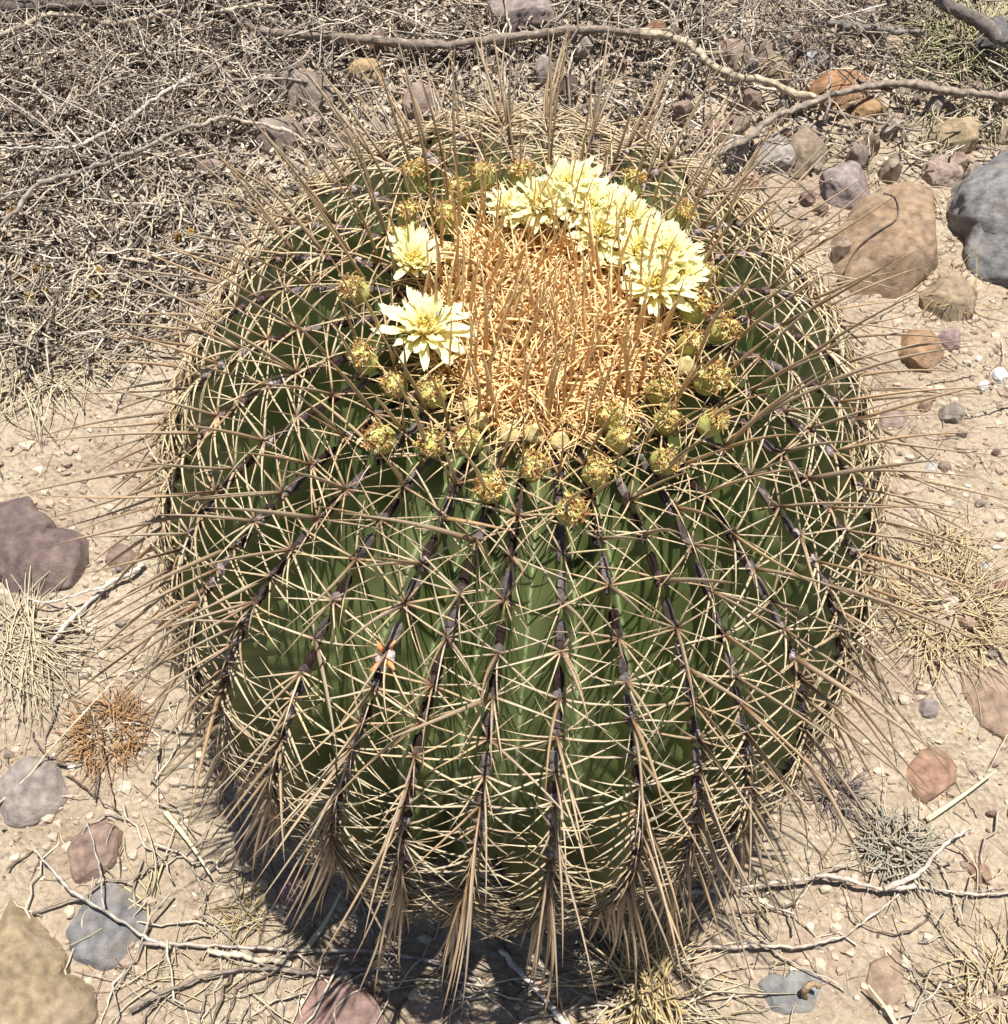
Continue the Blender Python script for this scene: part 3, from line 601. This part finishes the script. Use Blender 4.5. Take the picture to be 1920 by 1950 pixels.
LM = [(690, 130, 'orange tan stone'), (795, 190, 'brown rounded stone'), (990, 25, 'pinkish grey boulder'), (1240, 66, 'rusty orange stone'), (1390, 110, 'wide brown rock'), (1460, 128, 'tan brown rock'), (1500, 68, 'lilac white stone'), (1585, 162, 'flat orange rock'), (1642, 200, 'small ochre orange rock'), (1455, 295, 'pale lilac rock'), (1530, 285, 'tan leaning rock'), (1600, 350, 'purple grey stone'), (1690, 450, 'tan boulder'), (1900, 410, 'grey boulder'), (1810, 248, 'yellow tan lumpy rock'), (1780, 320, 'pinkish clod'), (1390, 232, 'brown rubble rock'),
      (1740, 655, 'orange wedge rock'), (1803, 770, 'grey tan rounded stone'), (1885, 710, 'white stone chips'), (1872, 1066, 'shiny pale chip'), (1800, 1150, 'right straw tuft'), (1870, 1330, 'wide tan slab'), (1757, 1334, 'mauve stone'), (1770, 1455, 'four sided orange stone'), (1690, 1600, 'dried grey sprig'), (1856, 1645, 'orange flake'), (1670, 1840, 'peach stone'), (1500, 1878, 'blue grey slab'), (60, 1020, 'maroon grey slab'), (60, 1490, 'lavender hump'), (180, 1610, 'reddish flat stone'), (45, 1215, 'left straw bundle'), (45, 690, 'left edge grass'), (205, 1385, 'orange dried mat')]
USED = set()
def near_label(u, v, sz, colr, noun):
    cn = {0: 'dark brown', 1: 'brown', 2: 'greyish', 3: 'sandy'}; l = sum(colr)
    cw = 'dark brown' if l < .75 else 'greyish brown' if colr[0]-colr[2] < .13 else 'reddish brown' if colr[0]/colr[1] > 1.38 else 'sandy brown'
    sw = 'small' if sz < 24 else 'medium' if sz < 34 else 'larger'
    if noun == 'pebble': sw = 'tiny' if sz < 17 else 'small'
    for (x, y, nm) in sorted(LM, key=lambda q: (q[0]-u)**2+(q[1]-v)**2)[:9]:
        dx, dy = u-x, v-y; far = 'well ' if math.hypot(dx, dy) > 110 else 'just '
        pos = ('right of' if dx > 0 else 'left of') if abs(dx) > 1.6*abs(dy) else ('below' if dy > 0 else 'above') if abs(dy) > 1.6*abs(dx) else ('below and right of' if dx > 0 and dy > 0 else 'below and left of' if dy > 0 else 'above and right of' if dx > 0 else 'above and left of')
        lab = f'{sw} {cw} {noun} {far}{pos} the {nm}'
        if lab not in USED: USED.add(lab); return lab
    return lab
# loose rubble between branches behind the cactus: countable small stones that look alike
for q in range(120):
    u, v = (R.uniform(620, 1500), R.uniform(70, 300)) if q % 3 else (R.uniform(1480, 1900), R.uniform(20, 335))
    if q % 6 == 1: u, v = R.uniform(1400, 1600), R.uniform(330, 620)
    sz = 16+34*R.random()**1.6; cl = R.choice([(.38, .27, .20), (.34, .26, .22), (.42, .32, .24), (.40, .33, .30), (.32, .22, .17), (.45, .38, .32)])
    rock('stone', near_label(u, v, sz, cl, 'stone'), blob(u, v, sz, sz*.7, seed=300+q), sz/300, cl, 'stone', seed=300+q, cuts=4, group='loose rubble stones behind the cactus', rough=.12)
for q in range(26):
    u, v = (R.uniform(1640, 1900), R.uniform(800, 1900)) if q % 3 else (R.uniform(0, 260), R.uniform(640, 1650)); sz = R.uniform(11, 24); cl = R.choice([(.38, .27, .22), (.42, .34, .28), (.36, .31, .29), (.45, .32, .25), (.3, .2, .16)])
    rock('pebble', near_label(u, v, sz, cl, 'pebble'), blob(u, v, sz, sz*.75, seed=400+q), sz/450, cl, 'pebble', seed=400+q, cuts=4, group='dusty pebbles on the bare soil')

from mathutils.bvhtree import BVHTree
def onobj(o):
    me = o.data; W = [o.location+x.co for x in me.vertices]; b = BVHTree.FromPolygons(W, [p.vertices[:] for p in me.polygons])
    return lambda u, v: (lambda h: np.array(h)/S if h else G(u, v, .1))(b.ray_cast(Vector(CAM*S), Vector((FWv+np.array([(u*K-960)/FP, 0, 0])+UPv*((975-v*K)/FP))).normalized())[0])
# ------------------------------------------------------------------ branches and twigs
def line_pts(px, z, wob=0., seed=0):
    P = [G(u, v, (z[i] if isinstance(z, (list, tuple)) else z)) for i, (u, v) in enumerate(px)]
    P = np.array(P); P[:, 2] += ghz(P[:, 0], P[:, 1]); P = smooth_line(P, 8)
    if wob:
        r = np.random.RandomState(seed); k = np.cumsum(r.normal(size=(len(P), 3)), 0); k -= np.linspace(0, 1, len(P))[:, None]*k[-1]; P = P+k*wob*.3+r.normal(size=P.shape)*wob*.25
    return P
def wood(mb, P, r0, r1, col, seed=0, sides=9, knob=.18):
    n = len(P); r = np.random.RandomState(seed); t = np.linspace(0, 1, n)
    rad = (r0+(r1-r0)*t)*(1+knob*np.convolve(r.normal(size=n+4), np.ones(5)/5, 'valid')*1.6)
    V, Q, T = tube(P, rad, sides); cen = np.repeat(P, sides, 0); V = cen+(V-cen)*(1+knob*.6*r.normal(size=(len(V), 1)))
    strip = 1+.30*r.normal(size=sides)[None]*np.ones((n, 1)); c = np.array(col)[None, None]*(strip[..., None]*.5+.5)*(1+.16*r.normal(size=(n, sides, 1)))
    mb.add(V, Q, T, np.clip(c.reshape(-1, 3), .015, .9))
def branch(name, label, px, z, r0, r1, col, cat='branch', seed=0, twigs=(), wob=.006, group=None, sides=9):
    mb = MB(); r0 *= .8; r1 *= .8; P = line_pts(px, z, wob*(1.5 if px[0][1] < 500 else .8), seed); P[:, 2] += (.05 if px[0][1] < 500 else 0); wood(mb, P, r0, r1, col, seed, sides); o = mb.build(name, M_bark); recenter(o, P[0]); tag(o, label, cat, group)
    for q, (tp, tz, a, b_) in enumerate(twigs):
        m2 = MB(); P2 = line_pts(tp, tz, wob, seed+q+50); wood(m2, P2, a, b_, col, seed+q+50, 6); t_ = m2.build('side_twig', M_bark, o); t_.data.transform(Matrix.Translation(-o.location))
    return o
DK = (.13, .11, .095); PW = (.42, .34, .26); MW = (.26, .21, .17); WW = (.52, .47, .42)
branch('log', 'thick dark grey log lying along the top left edge', [(-60, 38), (60, 30), (200, 22), (330, 10), (480, 6), (620, 8)], .07, .040, .028, DK, 'log', seed=1, sides=14)
branch('branch', 'pale peeling branch just below the thick dark log', [(-20, 92), (50, 68), (95, 52), (160, 50), (230, 56), (300, 48), (330, 42)], .07, .017, .012, PW, seed=2)
branch('branch', 'short smooth pale stick right of the pale peeling branch', [(375, 44), (420, 40), (480, 26), (520, 30)], .09, .013, .010, (.46, .39, .29), seed=3)
branch('branch', 'long brown branch lying across behind the rear spines of the cactus', [(495, 75), (600, 82), (700, 88), (800, 98), (900, 92), (1000, 84), (1110, 80), (1230, 88)], .08, .026, .024, MW, seed=4, sides=12, twigs=[([(640, 78), (700, 62), (745, 60)], .1, .009, .004)])
branch('branch', 'bleached broken branch running down to the fork at upper right', [(1205, 88), (1260, 92), (1300, 105), (1345, 142), (1400, 165), (1460, 178), (1545, 200)], [.1, .1, .1, .09, .08, .07, .06], .026, .017, (.46, .38, .28), seed=5, sides=12)
branch('branch', 'dark forked branch reaching the right edge past the orange rock', [(1345, 312), (1400, 285), (1440, 255), (1500, 228), (1560, 200), (1620, 182), (1690, 165), (1760, 180), (1830, 190), (1930, 196)], .08, .017, .026, MW, seed=6, sides=11, twigs=[([(1690, 165), (1640, 150), (1590, 128)], .1, .010, .004), ([(1560, 205), (1640, 225), (1740, 245)], .06, .012, .006)])
branch('log', 'dark weathered log crossing the top right corner', [(1680, -20), (1760, 12), (1830, 48), (1890, 90), (1960, 140)], .12, .040, .036, (.16, .14, .13), 'log', seed=7, sides=14)
branch('branch', 'grey weathered stick lying below the corner log at top right', [(1560, 55), (1620, 62), (1680, 66), (1740, 74)], .08, .022, .016, (.20, .18, .16), seed=8)
branch('branch', 'long crooked pale grey branch sloping down to the left edge', [(-20, 480), (40, 425), (75, 372), (140, 338), (205, 318), (270, 300), (330, 270), (385, 252)], .07, .010, .013, (.36, .31, .26), seed=9, twigs=[([(60, 400), (72, 450), (85, 530)], .06, .008, .004), ([(75, 372), (30, 375), (-20, 385)], .06, .007, .004), ([(130, 340), (120, 375), (95, 420)], .05, .006, .003)])
branch('branch', 'pale bent stick ending behind the upper left spines', [(385, 252), (420, 240), (480, 250), (540, 265), (590, 285)], .08, .013, .008, (.44, .36, .29), seed=10)
branch('branch', 'thin grey branch rising to a broken end in the left litter', [(-10, 292), (70, 292), (150, 286), (200, 270), (255, 240), (300, 210), (345, 172), (370, 155)], .08, .008, .014, (.40, .36, .31), seed=11, twigs=[([(255, 240), (275, 265), (285, 292)], .07, .008, .004)])
branch('branch', 'thin curved stick near the left edge under the pale branch', [(10, 135), (40, 145), (90, 138), (125, 118), (150, 112)], .08, .007, .009, (.38, .31, .24), seed=12)
branch('twig', 'thin bleached stick poking down left of the cactus into the slab', [(100, 1215), (150, 1160), (205, 1105), (240, 1085), (272, 1062)], .03, .008, .011, WW, 'twig', seed=13)
branch('twig', 'curved silvery twig tip lying on the maroon slab', [(55, 1132), (85, 1142), (120, 1138), (170, 1120), (200, 1108)], .06, .004, .006, WW, 'twig', seed=14)
branch('twig', 'long thin forked grey twig over the slate grey stone', [(65, 1605), (110, 1652), (150, 1690), (200, 1722), (260, 1758), (320, 1790)], [.05, .05, .07, .10, .06, .03], .006, .008, (.40, .36, .32), 'twig', seed=15, twigs=[([(197, 1720), (190, 1650), (175, 1590), (160, 1545)], [.10, .08, .06, .04], .004, .002)])
branch('twig', 'pale broken straight stick lying left of the front spines', [(390, 1792), (450, 1802), (500, 1812), (550, 1820)], .035, .014, .010, (.55, .47, .36), 'twig', seed=16)
branch('twig', 'dark grey twig along the ground in front of the cactus', [(270, 1780), (360, 1785), (450, 1790), (560, 1795), (680, 1800), (800, 1815), (900, 1850)], .03, .008, .010, (.33, .28, .24), 'twig', seed=17, twigs=[([(450, 1790), (500, 1820), (570, 1830)], .03, .006, .003)])
branch('twig', 'long crooked dark twig crossing below the pale broken stick', [(245, 1910), (330, 1862), (420, 1835), (500, 1828), (580, 1838), (660, 1830), (760, 1830)], .04, .006, .008, (.22, .18, .15), 'twig', seed=18, twigs=[([(330, 1862), (290, 1900), (265, 1935)], .03, .004, .003)])
branch('twig', 'bleached stick pointing at the base between two front spine bundles', [(945, 1790), (990, 1840), (1040, 1900), (1090, 1960)], .04, .012, .009, WW, 'twig', seed=19)
branch('twig', 'grey brown twig right of the front spine bundles near the bottom', [(1000, 1810), (1060, 1850), (1130, 1890), (1200, 1905), (1280, 1950)], .03, .009, .006, (.34, .29, .24), 'twig', seed=20)
branch('twig', 'long grey twig lying in front of the lower right spines', [(1200, 1690), (1280, 1684), (1360, 1680), (1450, 1670), (1540, 1655), (1600, 1658), (1670, 1678), (1730, 1672)], .05, .007, .009, (.44, .37, .31), 'twig', seed=21, twigs=[([(1670, 1678), (1740, 1640), (1790, 1590), (1840, 1560)], .06, .010, .005), ([(1720, 1672), (1790, 1685), (1850, 1690), (1930, 1684)], .03, .005, .004), ([(1540, 1655), (1600, 1630), (1660, 1640)], .06, .004, .002)])
branch('twig', 'curved pale twig lying below the long grey one, lower right', [(1250, 1785), (1340, 1785), (1440, 1782), (1530, 1778), (1600, 1760), (1660, 1715), (1700, 1690)], .04, .006, .005, (.46, .38, .31), 'twig', seed=22, twigs=[([(1440, 1782), (1520, 1830), (1600, 1870)], .03, .004, .002)])
branch('twig', 'short dark wavy twig beside the right tan boulder', [(1640, 590), (1665, 585), (1680, 570), (1700, 560)], .05, .005, .003, (.5, .43, .36), 'twig', seed=23)
f_ = onobj(TB); P = smooth_line(np.array([f_(u, v)+np.array([0, 0, .006]) for u, v in [(1592, 520), (1612, 480), (1640, 452), (1668, 432), (1690, 418), (1696, 398), (1690, 375), (1668, 366)]]), 5)
mb = MB(); wood(mb, P, .0045, .003, (.14, .10, .08), 24, 6); o = mb.build('twig', M_bark); recenter(o, P[0]); tag(o, 'thin dark root like twig lying across the tan boulder', 'twig')
branch('twig', 'thin white twig hooked beside the grey tan rounded stone', [(1760, 712), (1800, 705), (1830, 700), (1855, 695)], .03, .004, .003, (.4, .33, .26), 'twig', seed=25)
branch('twig', 'thin dark twig on the soil from the grey tan stone to the right edge', [(1830, 775), (1860, 770), (1895, 758), (1930, 752)], .03, .003, .004, (.3, .25, .2), 'twig', seed=26)
branch('twig', 'straight pale thin stalk leaning up to the left of the lower cactus', [(0, 1520), (60, 1460), (110, 1400), (200, 1300), (270, 1230), (300, 1180)], [.02, .04, .07, .1, .12, .13], .004, .003, (.55, .46, .33), 'twig', seed=27, wob=.002)
branch('twig', 'dark upright dead sprig left of the lower left spines', [(215, 1530), (200, 1460), (185, 1400), (172, 1340)], [.02, .08, .13, .18], .005, .003, (.30, .22, .15), 'twig', seed=28)
# seed pod on the blue grey slab
f_ = onobj(BG); c_ = f_(1520, 1880); mb = MB(); P = smooth_line(np.array([c_+[0, 0, .0], c_+[-.012, .012, .05], c_+[.01, .03, .07], c_+[.035, .02, .06]]), 4); wood(mb, P, .013, .008, (.34, .24, .15), 31, 8); o = mb.build('seed_pod', M_bark); recenter(o, P[0]); tag(o, 'brown curled seed pod standing on the blue grey slab', 'seed pod')

# ------------------------------------------------------------------ dry grass tufts, straw
def tuft(label, u, v, rad, n, L, col, up=.5, seed=0, cat='grass', dirb=None, name='grass_tuft', wid=.0038):
    n = int(n*1.5) if n > 40 else n; r = np.random.RandomState(seed); c = G(u, v, .0); mb = MB(); gz = float(ghz(c[0], c[1]))
    for i in range(n):
        a = r.uniform(0, 6.28); rr = rad*math.sqrt(r.random()); b0 = c+np.array([math.cos(a)*rr, math.sin(a)*rr, 0]); b0[2] = ghz(b0[0], b0[1])+r.uniform(0, .02)
        if dirb is None: da = a+r.normal()*.9
        else: da = dirb+r.normal()*.55+(math.pi if r.random() < .3 else 0)
        el = r.uniform(.03, up); l = L*r.uniform(.35, 1.15); h = np.array([math.cos(da), math.sin(da), 0]); t = np.linspace(0, 1, 7)[:, None]
        sdv = np.array([-h[1], h[0], 0])
        P = b0+h*t*l*math.cos(el)+np.array([0, 0, 1])*l*(math.sin(el)*t-.30*t**2*math.sin(el)*2)+sdv*(t**2)*l*r.uniform(-.55, .55)+sdv*np.sin(t*5+i)*l*.03
        P[:, 2] = np.maximum(P[:, 2], ghz(P[:, 0], P[:, 1])+.003)
        V, Q, T = tube(P, wid*r.uniform(.5, 1.2)*(1-t[:, 0]*.8), 4, flat=.45); mb.add(V, Q, T, np.array(col)*r.uniform(.7, 1.15))
    o = mb.build(name, M_straw); recenter(o, (c[0], c[1], gz)); return tag(o, label, cat)
STR = (.60, .48, .29); STR2 = (.62, .53, .37)
tuft('matted yellow straw tuft on the soil right of the cactus', 1790, 1150, .18, 190, .26, STR, .5, 1)
tuft('small dried straw wisp above the right straw tuft', 1785, 1030, .06, 50, .20, STR, .6, 2)
tuft('golden dry grass clump in front of the cactus near the bottom', 1215, 1850, .08, 120, .36, (.62, .48, .25), 1.0, 3, dirb=1.5, wid=.006)
tuft('straggly pale stems fanning out from the golden clump at the bottom', 1250, 1870, .12, 60, .34, STR2, .3, 4)
tuft('yellow straw lying along the left edge below the maroon slab', 45, 1215, .10, 90, .34, STR2, .3, 5, dirb=-.9)
tuft('sparse yellow grass at the left edge level with the flowers', 45, 690, .22, 110, .34, STR2, .5, 6)
tuft('thin straw scatter on the soil left of the cactus shoulder', 160, 640, .25, 90, .30, STR2, .4, 7)
tuft('pale greenish dry grass bunch in the top right corner', 1825, 90, .16, 200, .40, (.50, .47, .27), 1.2, 8, wid=.006)
tuft('pale dry grass on the ground at the right edge above the grey boulder', 1860, 160, .35, 220, .30, (.52, .47, .30), .7, 9, wid=.006)
tuft('straw coloured stalks sprouting between the tan and grey boulders', 1800, 575, .06, 40, .24, (.56, .40, .18), 1.1, 10)
tuft('small dry grass wisp in the bottom right corner', 1880, 1880, .12, 70, .22, STR, .6, 11)
tuft('pale cut straw sprig standing beside the slate grey stone', 290, 1700, .03, 12, .30, (.62, .54, .34), .5, 12, dirb=1.8, wid=.005)
tuft('tangled yellow stems by the left of the lower left spines', 455, 1720, .05, 26, .16, (.58, .44, .2), .6, 13, wid=.0035)
tuft('thin orange brown dried plant mat left of the lower spines', 205, 1385, .12, 170, .12, (.46, .27, .13), 1.0, 14, cat='dried plant', name='dried_plant', wid=.003)
tuft('crumpled grey and cream dried sprig beside the lower right twig', 1690, 1600, .09, 130, .14, (.46, .42, .33), 1.1, 15, cat='dried plant', name='dried_plant', wid=.005)
tuft('dark dried sprig just right of the lower right spines', 1580, 1500, .05, 60, .14, (.20, .16, .15), 1.0, 16, cat='dried plant', name='dried_plant', wid=.004)
tuft('low straw scatter in the bottom left between rock and twigs', 420, 1860, .22, 60, .20, (.56, .47, .32), .25, 17, wid=.0035)
tuft('dry stems lying at the upper right of the tan boulder', 1690, 300, .25, 90, .26, (.45, .38, .27), .5, 18)
tuft('cream lichen like dry clump in front of the fallen bleached branch', 1430, 1700, .03, 10, .08, STR2, .6, 19)
for (a, b_, lab) in [((575, 1795), (645, 1680), 'broad pale yellow straw blade leaning toward the cactus base at lower left'), ((310, 1530), (395, 1650), 'straight white straw lying below the left spines'), ((1755, 1545), (1890, 1450), 'forked pale straw on open soil at the lower right'), ((1700, 1950), (1640, 1860), 'short pale straw beside the peach stone')]:
    mb = MB(); P = line_pts([a, ((a[0]+b_[0])/2+4, (a[1]+b_[1])/2), b_], [.02, .04, .07]); V, Q, T = tube(P, np.linspace(.011, .003, len(P)), 6, flat=.35); mb.add(V, Q, T, (.62, .55, .38)); o = mb.build('straw', M_straw); recenter(o, P[0]); tag(o, lab, 'straw')

# ochre dried flower heads in the left litter
for q, (u, v) in enumerate([(68, 508), (95, 505), (188, 512), (335, 445), (360, 440), (178, 558), (85, 552), (55, 562), (42, 528), (92, 600), (70, 622), (25, 400)]):
    c = G(u, v, .06); mb = MB(); r = np.random.RandomState(q)
    for i in range(46):
        dd = nrm(r.normal(size=3)+[0, 0, .3]); l = r.uniform(.014, .034); V, Q, T = tube(np.array([c, c+dd*l*.6, c+dd*l+[0, 0, -.003]]), [.002, .0035, .001], 4); mb.add(V, Q, T, np.array([.46, .28, .07])*r.uniform(.6, 1.2))
    V, Q, T = tube(np.array([c, c*[1, 1, .5]+[.01, .01, 0], [c[0]+.015, c[1]+.02, float(ghz(c[0], c[1]))]]), .002, 4); mb.add(V, Q, T, (.3, .22, .12))
    o = mb.build('dried_flower_head', M_straw); recenter(o, c); tag(o, ['ochre dried flower head above the sparse left grass, second from left of the upper row', 'ochre dried flower head in the upper row, right of its near twin at far left', 'lone ochre dried flower head below the grey brown stone of the left litter', 'ochre dried flower head by the upper left spine tips, left of a pair', 'ochre dried flower head by the upper left spine tips, right of a pair', 'ochre dried flower head halfway between the left grass and the spine tips', 'ochre dried flower head below the upper left row, right of its neighbour', 'ochre dried flower head below the upper left row, left of its neighbour', 'ochre dried flower head nearest the left edge in the litter', 'upper of the two lowest ochre dried flower heads at the left', 'lowest ochre dried flower head at the left', 'reddish ochre dried flower head highest at the far left, below the crooked branch'][q], 'dried flower', 'ochre dried flower heads in the left litter')

# ------------------------------------------------------------------ uncountable litter
def region(pts): return np.array([G(u, v)[:2] for u, v in pts])
def inside(P, poly):
    x, y = P[:, 0], P[:, 1]; c = np.zeros(len(P), bool); j = len(poly)-1
    for i in range(len(poly)):
        xi, yi = poly[i]; xj, yj = poly[j]; m = ((yi > y) != (yj > y)) & (x < (xj-xi)*(y-yi)/(yj-yi+1e-12)+xi); c ^= m; j = i
    return c
def scatter(poly, n, r, clear=True):
    lo, hi = poly.min(0), poly.max(0); out = np.zeros((0, 2))
    while len(out) < n:
        P = r.uniform(lo, hi, (n, 2)); P = P[inside(P, poly)]
        if clear: P = P[(P[:, 0]/.93)**2+(P[:, 1]/1.06)**2 > 1]
        out = np.concatenate([out, P+r.normal(size=P.shape)*.09])
    return out[:n]
def chips(name, polys, size, cols, seed, z=(.0, .06), matr=M_leaf, curl=.35, asp=.6):
    r = np.random.RandomState(seed); mb = MB()
    for poly, n in polys:
        P = scatter(region(poly), n, r); m = len(P); g = ghz(P[:, 0], P[:, 1]); zz = g+r.uniform(z[0], z[1], m)**1.0
        L = r.uniform(size[0], size[1], m)[:, None]; Wd = L*r.uniform(asp*.6, asp*1.2, (m, 1))
        a = nrm(np.stack([r.normal(size=m), r.normal(size=m), r.normal(size=m)*.7], 1)); b = nrm(np.cross(a, nrm(np.stack([r.normal(size=m)*.55, r.normal(size=m)*.55, np.ones(m)], 1)))); c = np.cross(a, b)
        c = c*np.sign(c[:, 2:3])
        C0 = np.stack([P[:, 0], P[:, 1], zz], 1); k = curl*r.uniform(-.6, 1.3, (m, 1))
        rows = [(-1, .15), (-.35, .9), (.35, .85), (1, .12)]; V = []
        for (t, wd) in rows:
            for sd_ in (-1, 0, 1):
                V.append(C0+a*L*t*.5+b*Wd*wd*sd_*.5*r.uniform(.8, 1.2, (m, 1))+c*L*k*(t*t-.3)*.5-c*Wd*.22*(sd_ == 0))
        V = np.stack(V, 1); q = np.array([(i*3+j, i*3+j+1, i*3+j+4, i*3+j+3) for i in range(3) for j in range(2)]); o = (np.arange(m)*12)[:, None, None]
        cc = np.array(cols)[r.randint(len(cols), size=m)]*r.uniform(.75, 1.2, (m, 1))
        mb.add(V.reshape(-1, 3), (q[None]+o).reshape(-1, 4), None, np.repeat(cc, 12, 0))
    return tag(mb.build(name, matr), kind='stuff')
LIT = [(-150, -150), (1300, -150), (1300, 150), (1250, 330), (900, 330), (640, 360), (470, 470), (300, 580), (60, 560), (-250, 530)]
LIT2 = [(-250, 480), (300, 520), (360, 600), (260, 700), (-50, 720), (-250, 700)]
LITR = [(1150, -150), (2150, -150), (2150, 270), (1700, 300), (1560, 290), (1400, 400), (1150, 300)]
PALL = [(.46, .41, .34), (.34, .28, .225), (.52, .47, .39), (.25, .20, .165), (.38, .31, .24), (.15, .12, .10), (.30, .25, .21)]
LITD = [(-250, 340), (420, 300), (560, 330), (470, 470), (300, 600), (60, 660), (-250, 600)]
LITU = [(-150, -150), (1300, -150), (1300, 60), (900, 130), (600, 180), (430, 300), (-250, 350)]
chips('leaf_litter', [(LITU, 15500), (LITD, 3600), ([(600, 60), (1300, 40), (1300, 330), (560, 350)], 3000), (LITR, 2600)], (.016, .056), PALL, 3, z=(.0, .055))
def sticks(name, polys, L, rad, cols, seed, z=(.01, .10), dirm=None, curv=.25, seg=5, tilt=.18, matr=M_bark):
    r = np.random.RandomState(seed); mb = MB()
    for poly, n in polys:
        P = scatter(region(poly), n, r)
        for x, y in P:
            a = r.uniform(0, 6.28) if dirm is None else r.choice(dirm)+r.normal()*.45; l = r.uniform(*L)*(1 if r.random() < .8 else 1.8); h = np.array([math.cos(a), math.sin(a), r.normal()*tilt]); sd_ = np.array([-h[1], h[0], r.normal()*.4])
            t = np.linspace(-.5, .5, seg)[:, None]; Q0 = np.array([x, y, 0])+h*l*t+sd_*l*curv*r.normal()*(t*t-.08)+r.normal(size=(seg, 3))*l*.025
            g = float(ghz(x, y)); Q0[:, 2] += g+r.uniform(*z); Q0[:, 2] = np.maximum(Q0[:, 2], g+.004)
            V, Q, T = tube(Q0, rad*r.uniform(.45, 1.25)*(1-.5*(t[:, 0]+.5)), 4); mb.add(V, Q, T, np.array(cols[r.randint(len(cols))])*r.uniform(.7, 1.25))
    return tag(mb.build(name, matr), kind='stuff')
sticks('twig_litter', [(LITU, 2700), (LITD, 900), (LIT2, 420), (LITR, 800), ([(600, 60), (1300, 40), (1300, 330), (560, 350)], 500)], (.07, .26), .0052, [(.40, .34, .27), (.24, .20, .165), (.52, .46, .38), (.13, .105, .09), (.55, .45, .33)], 5)
OPEN = [(-100, 600), (360, 560), (2150, 330), (2150, 2050), (-100, 2050)]
sticks('fine_straw_litter', [(OPEN, 1100)], (.03, .16), .0022, [(.55, .45, .27), (.42, .33, .22), (.28, .21, .16), (.60, .53, .38), (.16, .12, .1)], 6, z=(.003, .02), tilt=.06, matr=M_straw)
chips('bark_and_leaf_crumbs', [(OPEN, 2600)], (.008, .028), [(.42, .35, .25), (.30, .23, .17), (.5, .43, .32), (.20, .14, .11), (.42, .28, .16)], 8, z=(.002, .008))
sticks('scattered_ground_twigs', [([(250, 1770), (1330, 1770), (1330, 2000), (200, 2000)], 95), ([(1330, 1560), (1950, 1560), (1950, 1960), (1330, 1960)], 26), ([(-40, 1150), (330, 1150), (420, 1800), (-40, 1700)], 45)], (.14, .42), .0045, [(.34, .29, .24), (.46, .39, .31), (.17, .13, .10), (.52, .45, .36)], 21, z=(.01, .03), tilt=.07, seg=9, curv=.6)
sticks('fallen_twigs_in_litter', [(LITU, 110), (LITR, 40)], (.35, 1.0), .0085, [(.34, .29, .24), (.46, .40, .33), (.16, .13, .11), (.24, .2, .17)], 22, z=(.04, .12), tilt=.08, seg=10, curv=.4)
# thin standing dead twigs above the litter (thicket)
sticks('dead_twig_thicket', [([(-150, -100), (900, -150), (620, 130), (420, 280), (200, 330), (-150, 300)], 430), ([(1200, -150), (1800, -150), (1750, 120), (1500, 190), (1250, 150)], 330)], (.25, .75), .0036, [(.17, .14, .12), (.34, .29, .24), (.50, .44, .37)], 9, z=(.06, .30), tilt=.5, curv=.5, seg=8)

# gravel grains
def grains(name, polys, seed, size, cols):
    r = np.random.RandomState(seed); phi = (1+5**.5)/2
    ico = nrm(np.array([(-1, phi, 0), (1, phi, 0), (-1, -phi, 0), (1, -phi, 0), (0, -1, phi), (0, 1, phi), (0, -1, -phi), (0, 1, -phi), (phi, 0, -1), (phi, 0, 1), (-phi, 0, -1), (-phi, 0, 1)], float))
    F = np.array([(0, 11, 5), (0, 5, 1), (0, 1, 7), (0, 7, 10), (0, 10, 11), (1, 5, 9), (5, 11, 4), (11, 10, 2), (10, 7, 6), (7, 1, 8), (3, 9, 4), (3, 4, 2), (3, 2, 6), (3, 6, 8), (3, 8, 9), (4, 9, 5), (2, 4, 11), (6, 2, 10), (8, 6, 7), (9, 8, 1)])
    mb = MB()
    for poly, n in polys:
        P = scatter(region(poly), n, r); m = len(P); s = size[0]+(size[1]-size[0])*r.random(m)**4
        V = ico[None]*r.uniform(.65, 1.2, (m, 12, 1))*s[:, None, None]*np.stack([r.uniform(.8, 1.3, m), r.uniform(.7, 1.1, m), r.uniform(.45, .8, m)], 1)[:, None]
        V = V+np.stack([P[:, 0], P[:, 1], ghz(P[:, 0], P[:, 1])+s*.15], 1)[:, None]
        o = (np.arange(m)*12)[:, None, None]; cc = np.array(cols)[r.randint(len(cols), size=m)]*r.uniform(.8, 1.15, (m, 1))
        mb.add(V.reshape(-1, 3), None, (F[None]+o).reshape(-1, 3), np.repeat(cc, 12, 0))
    return tag(mb.build(name, M_grain, smooth=False), kind='stuff')
grains('gravel', [(OPEN, 9000), ([(-150, -150), (2150, -150), (2150, 400), (-100, 640)], 5200)], 12, (.003, .026), [(.42, .34, .26), (.34, .27, .21), (.46, .38, .29), (.40, .30, .23), (.28, .21, .17), (.43, .36, .29)])
grains('white_grit', [(OPEN, 130)], 13, (.004, .014), [(.8, .77, .7), (.75, .68, .58)])
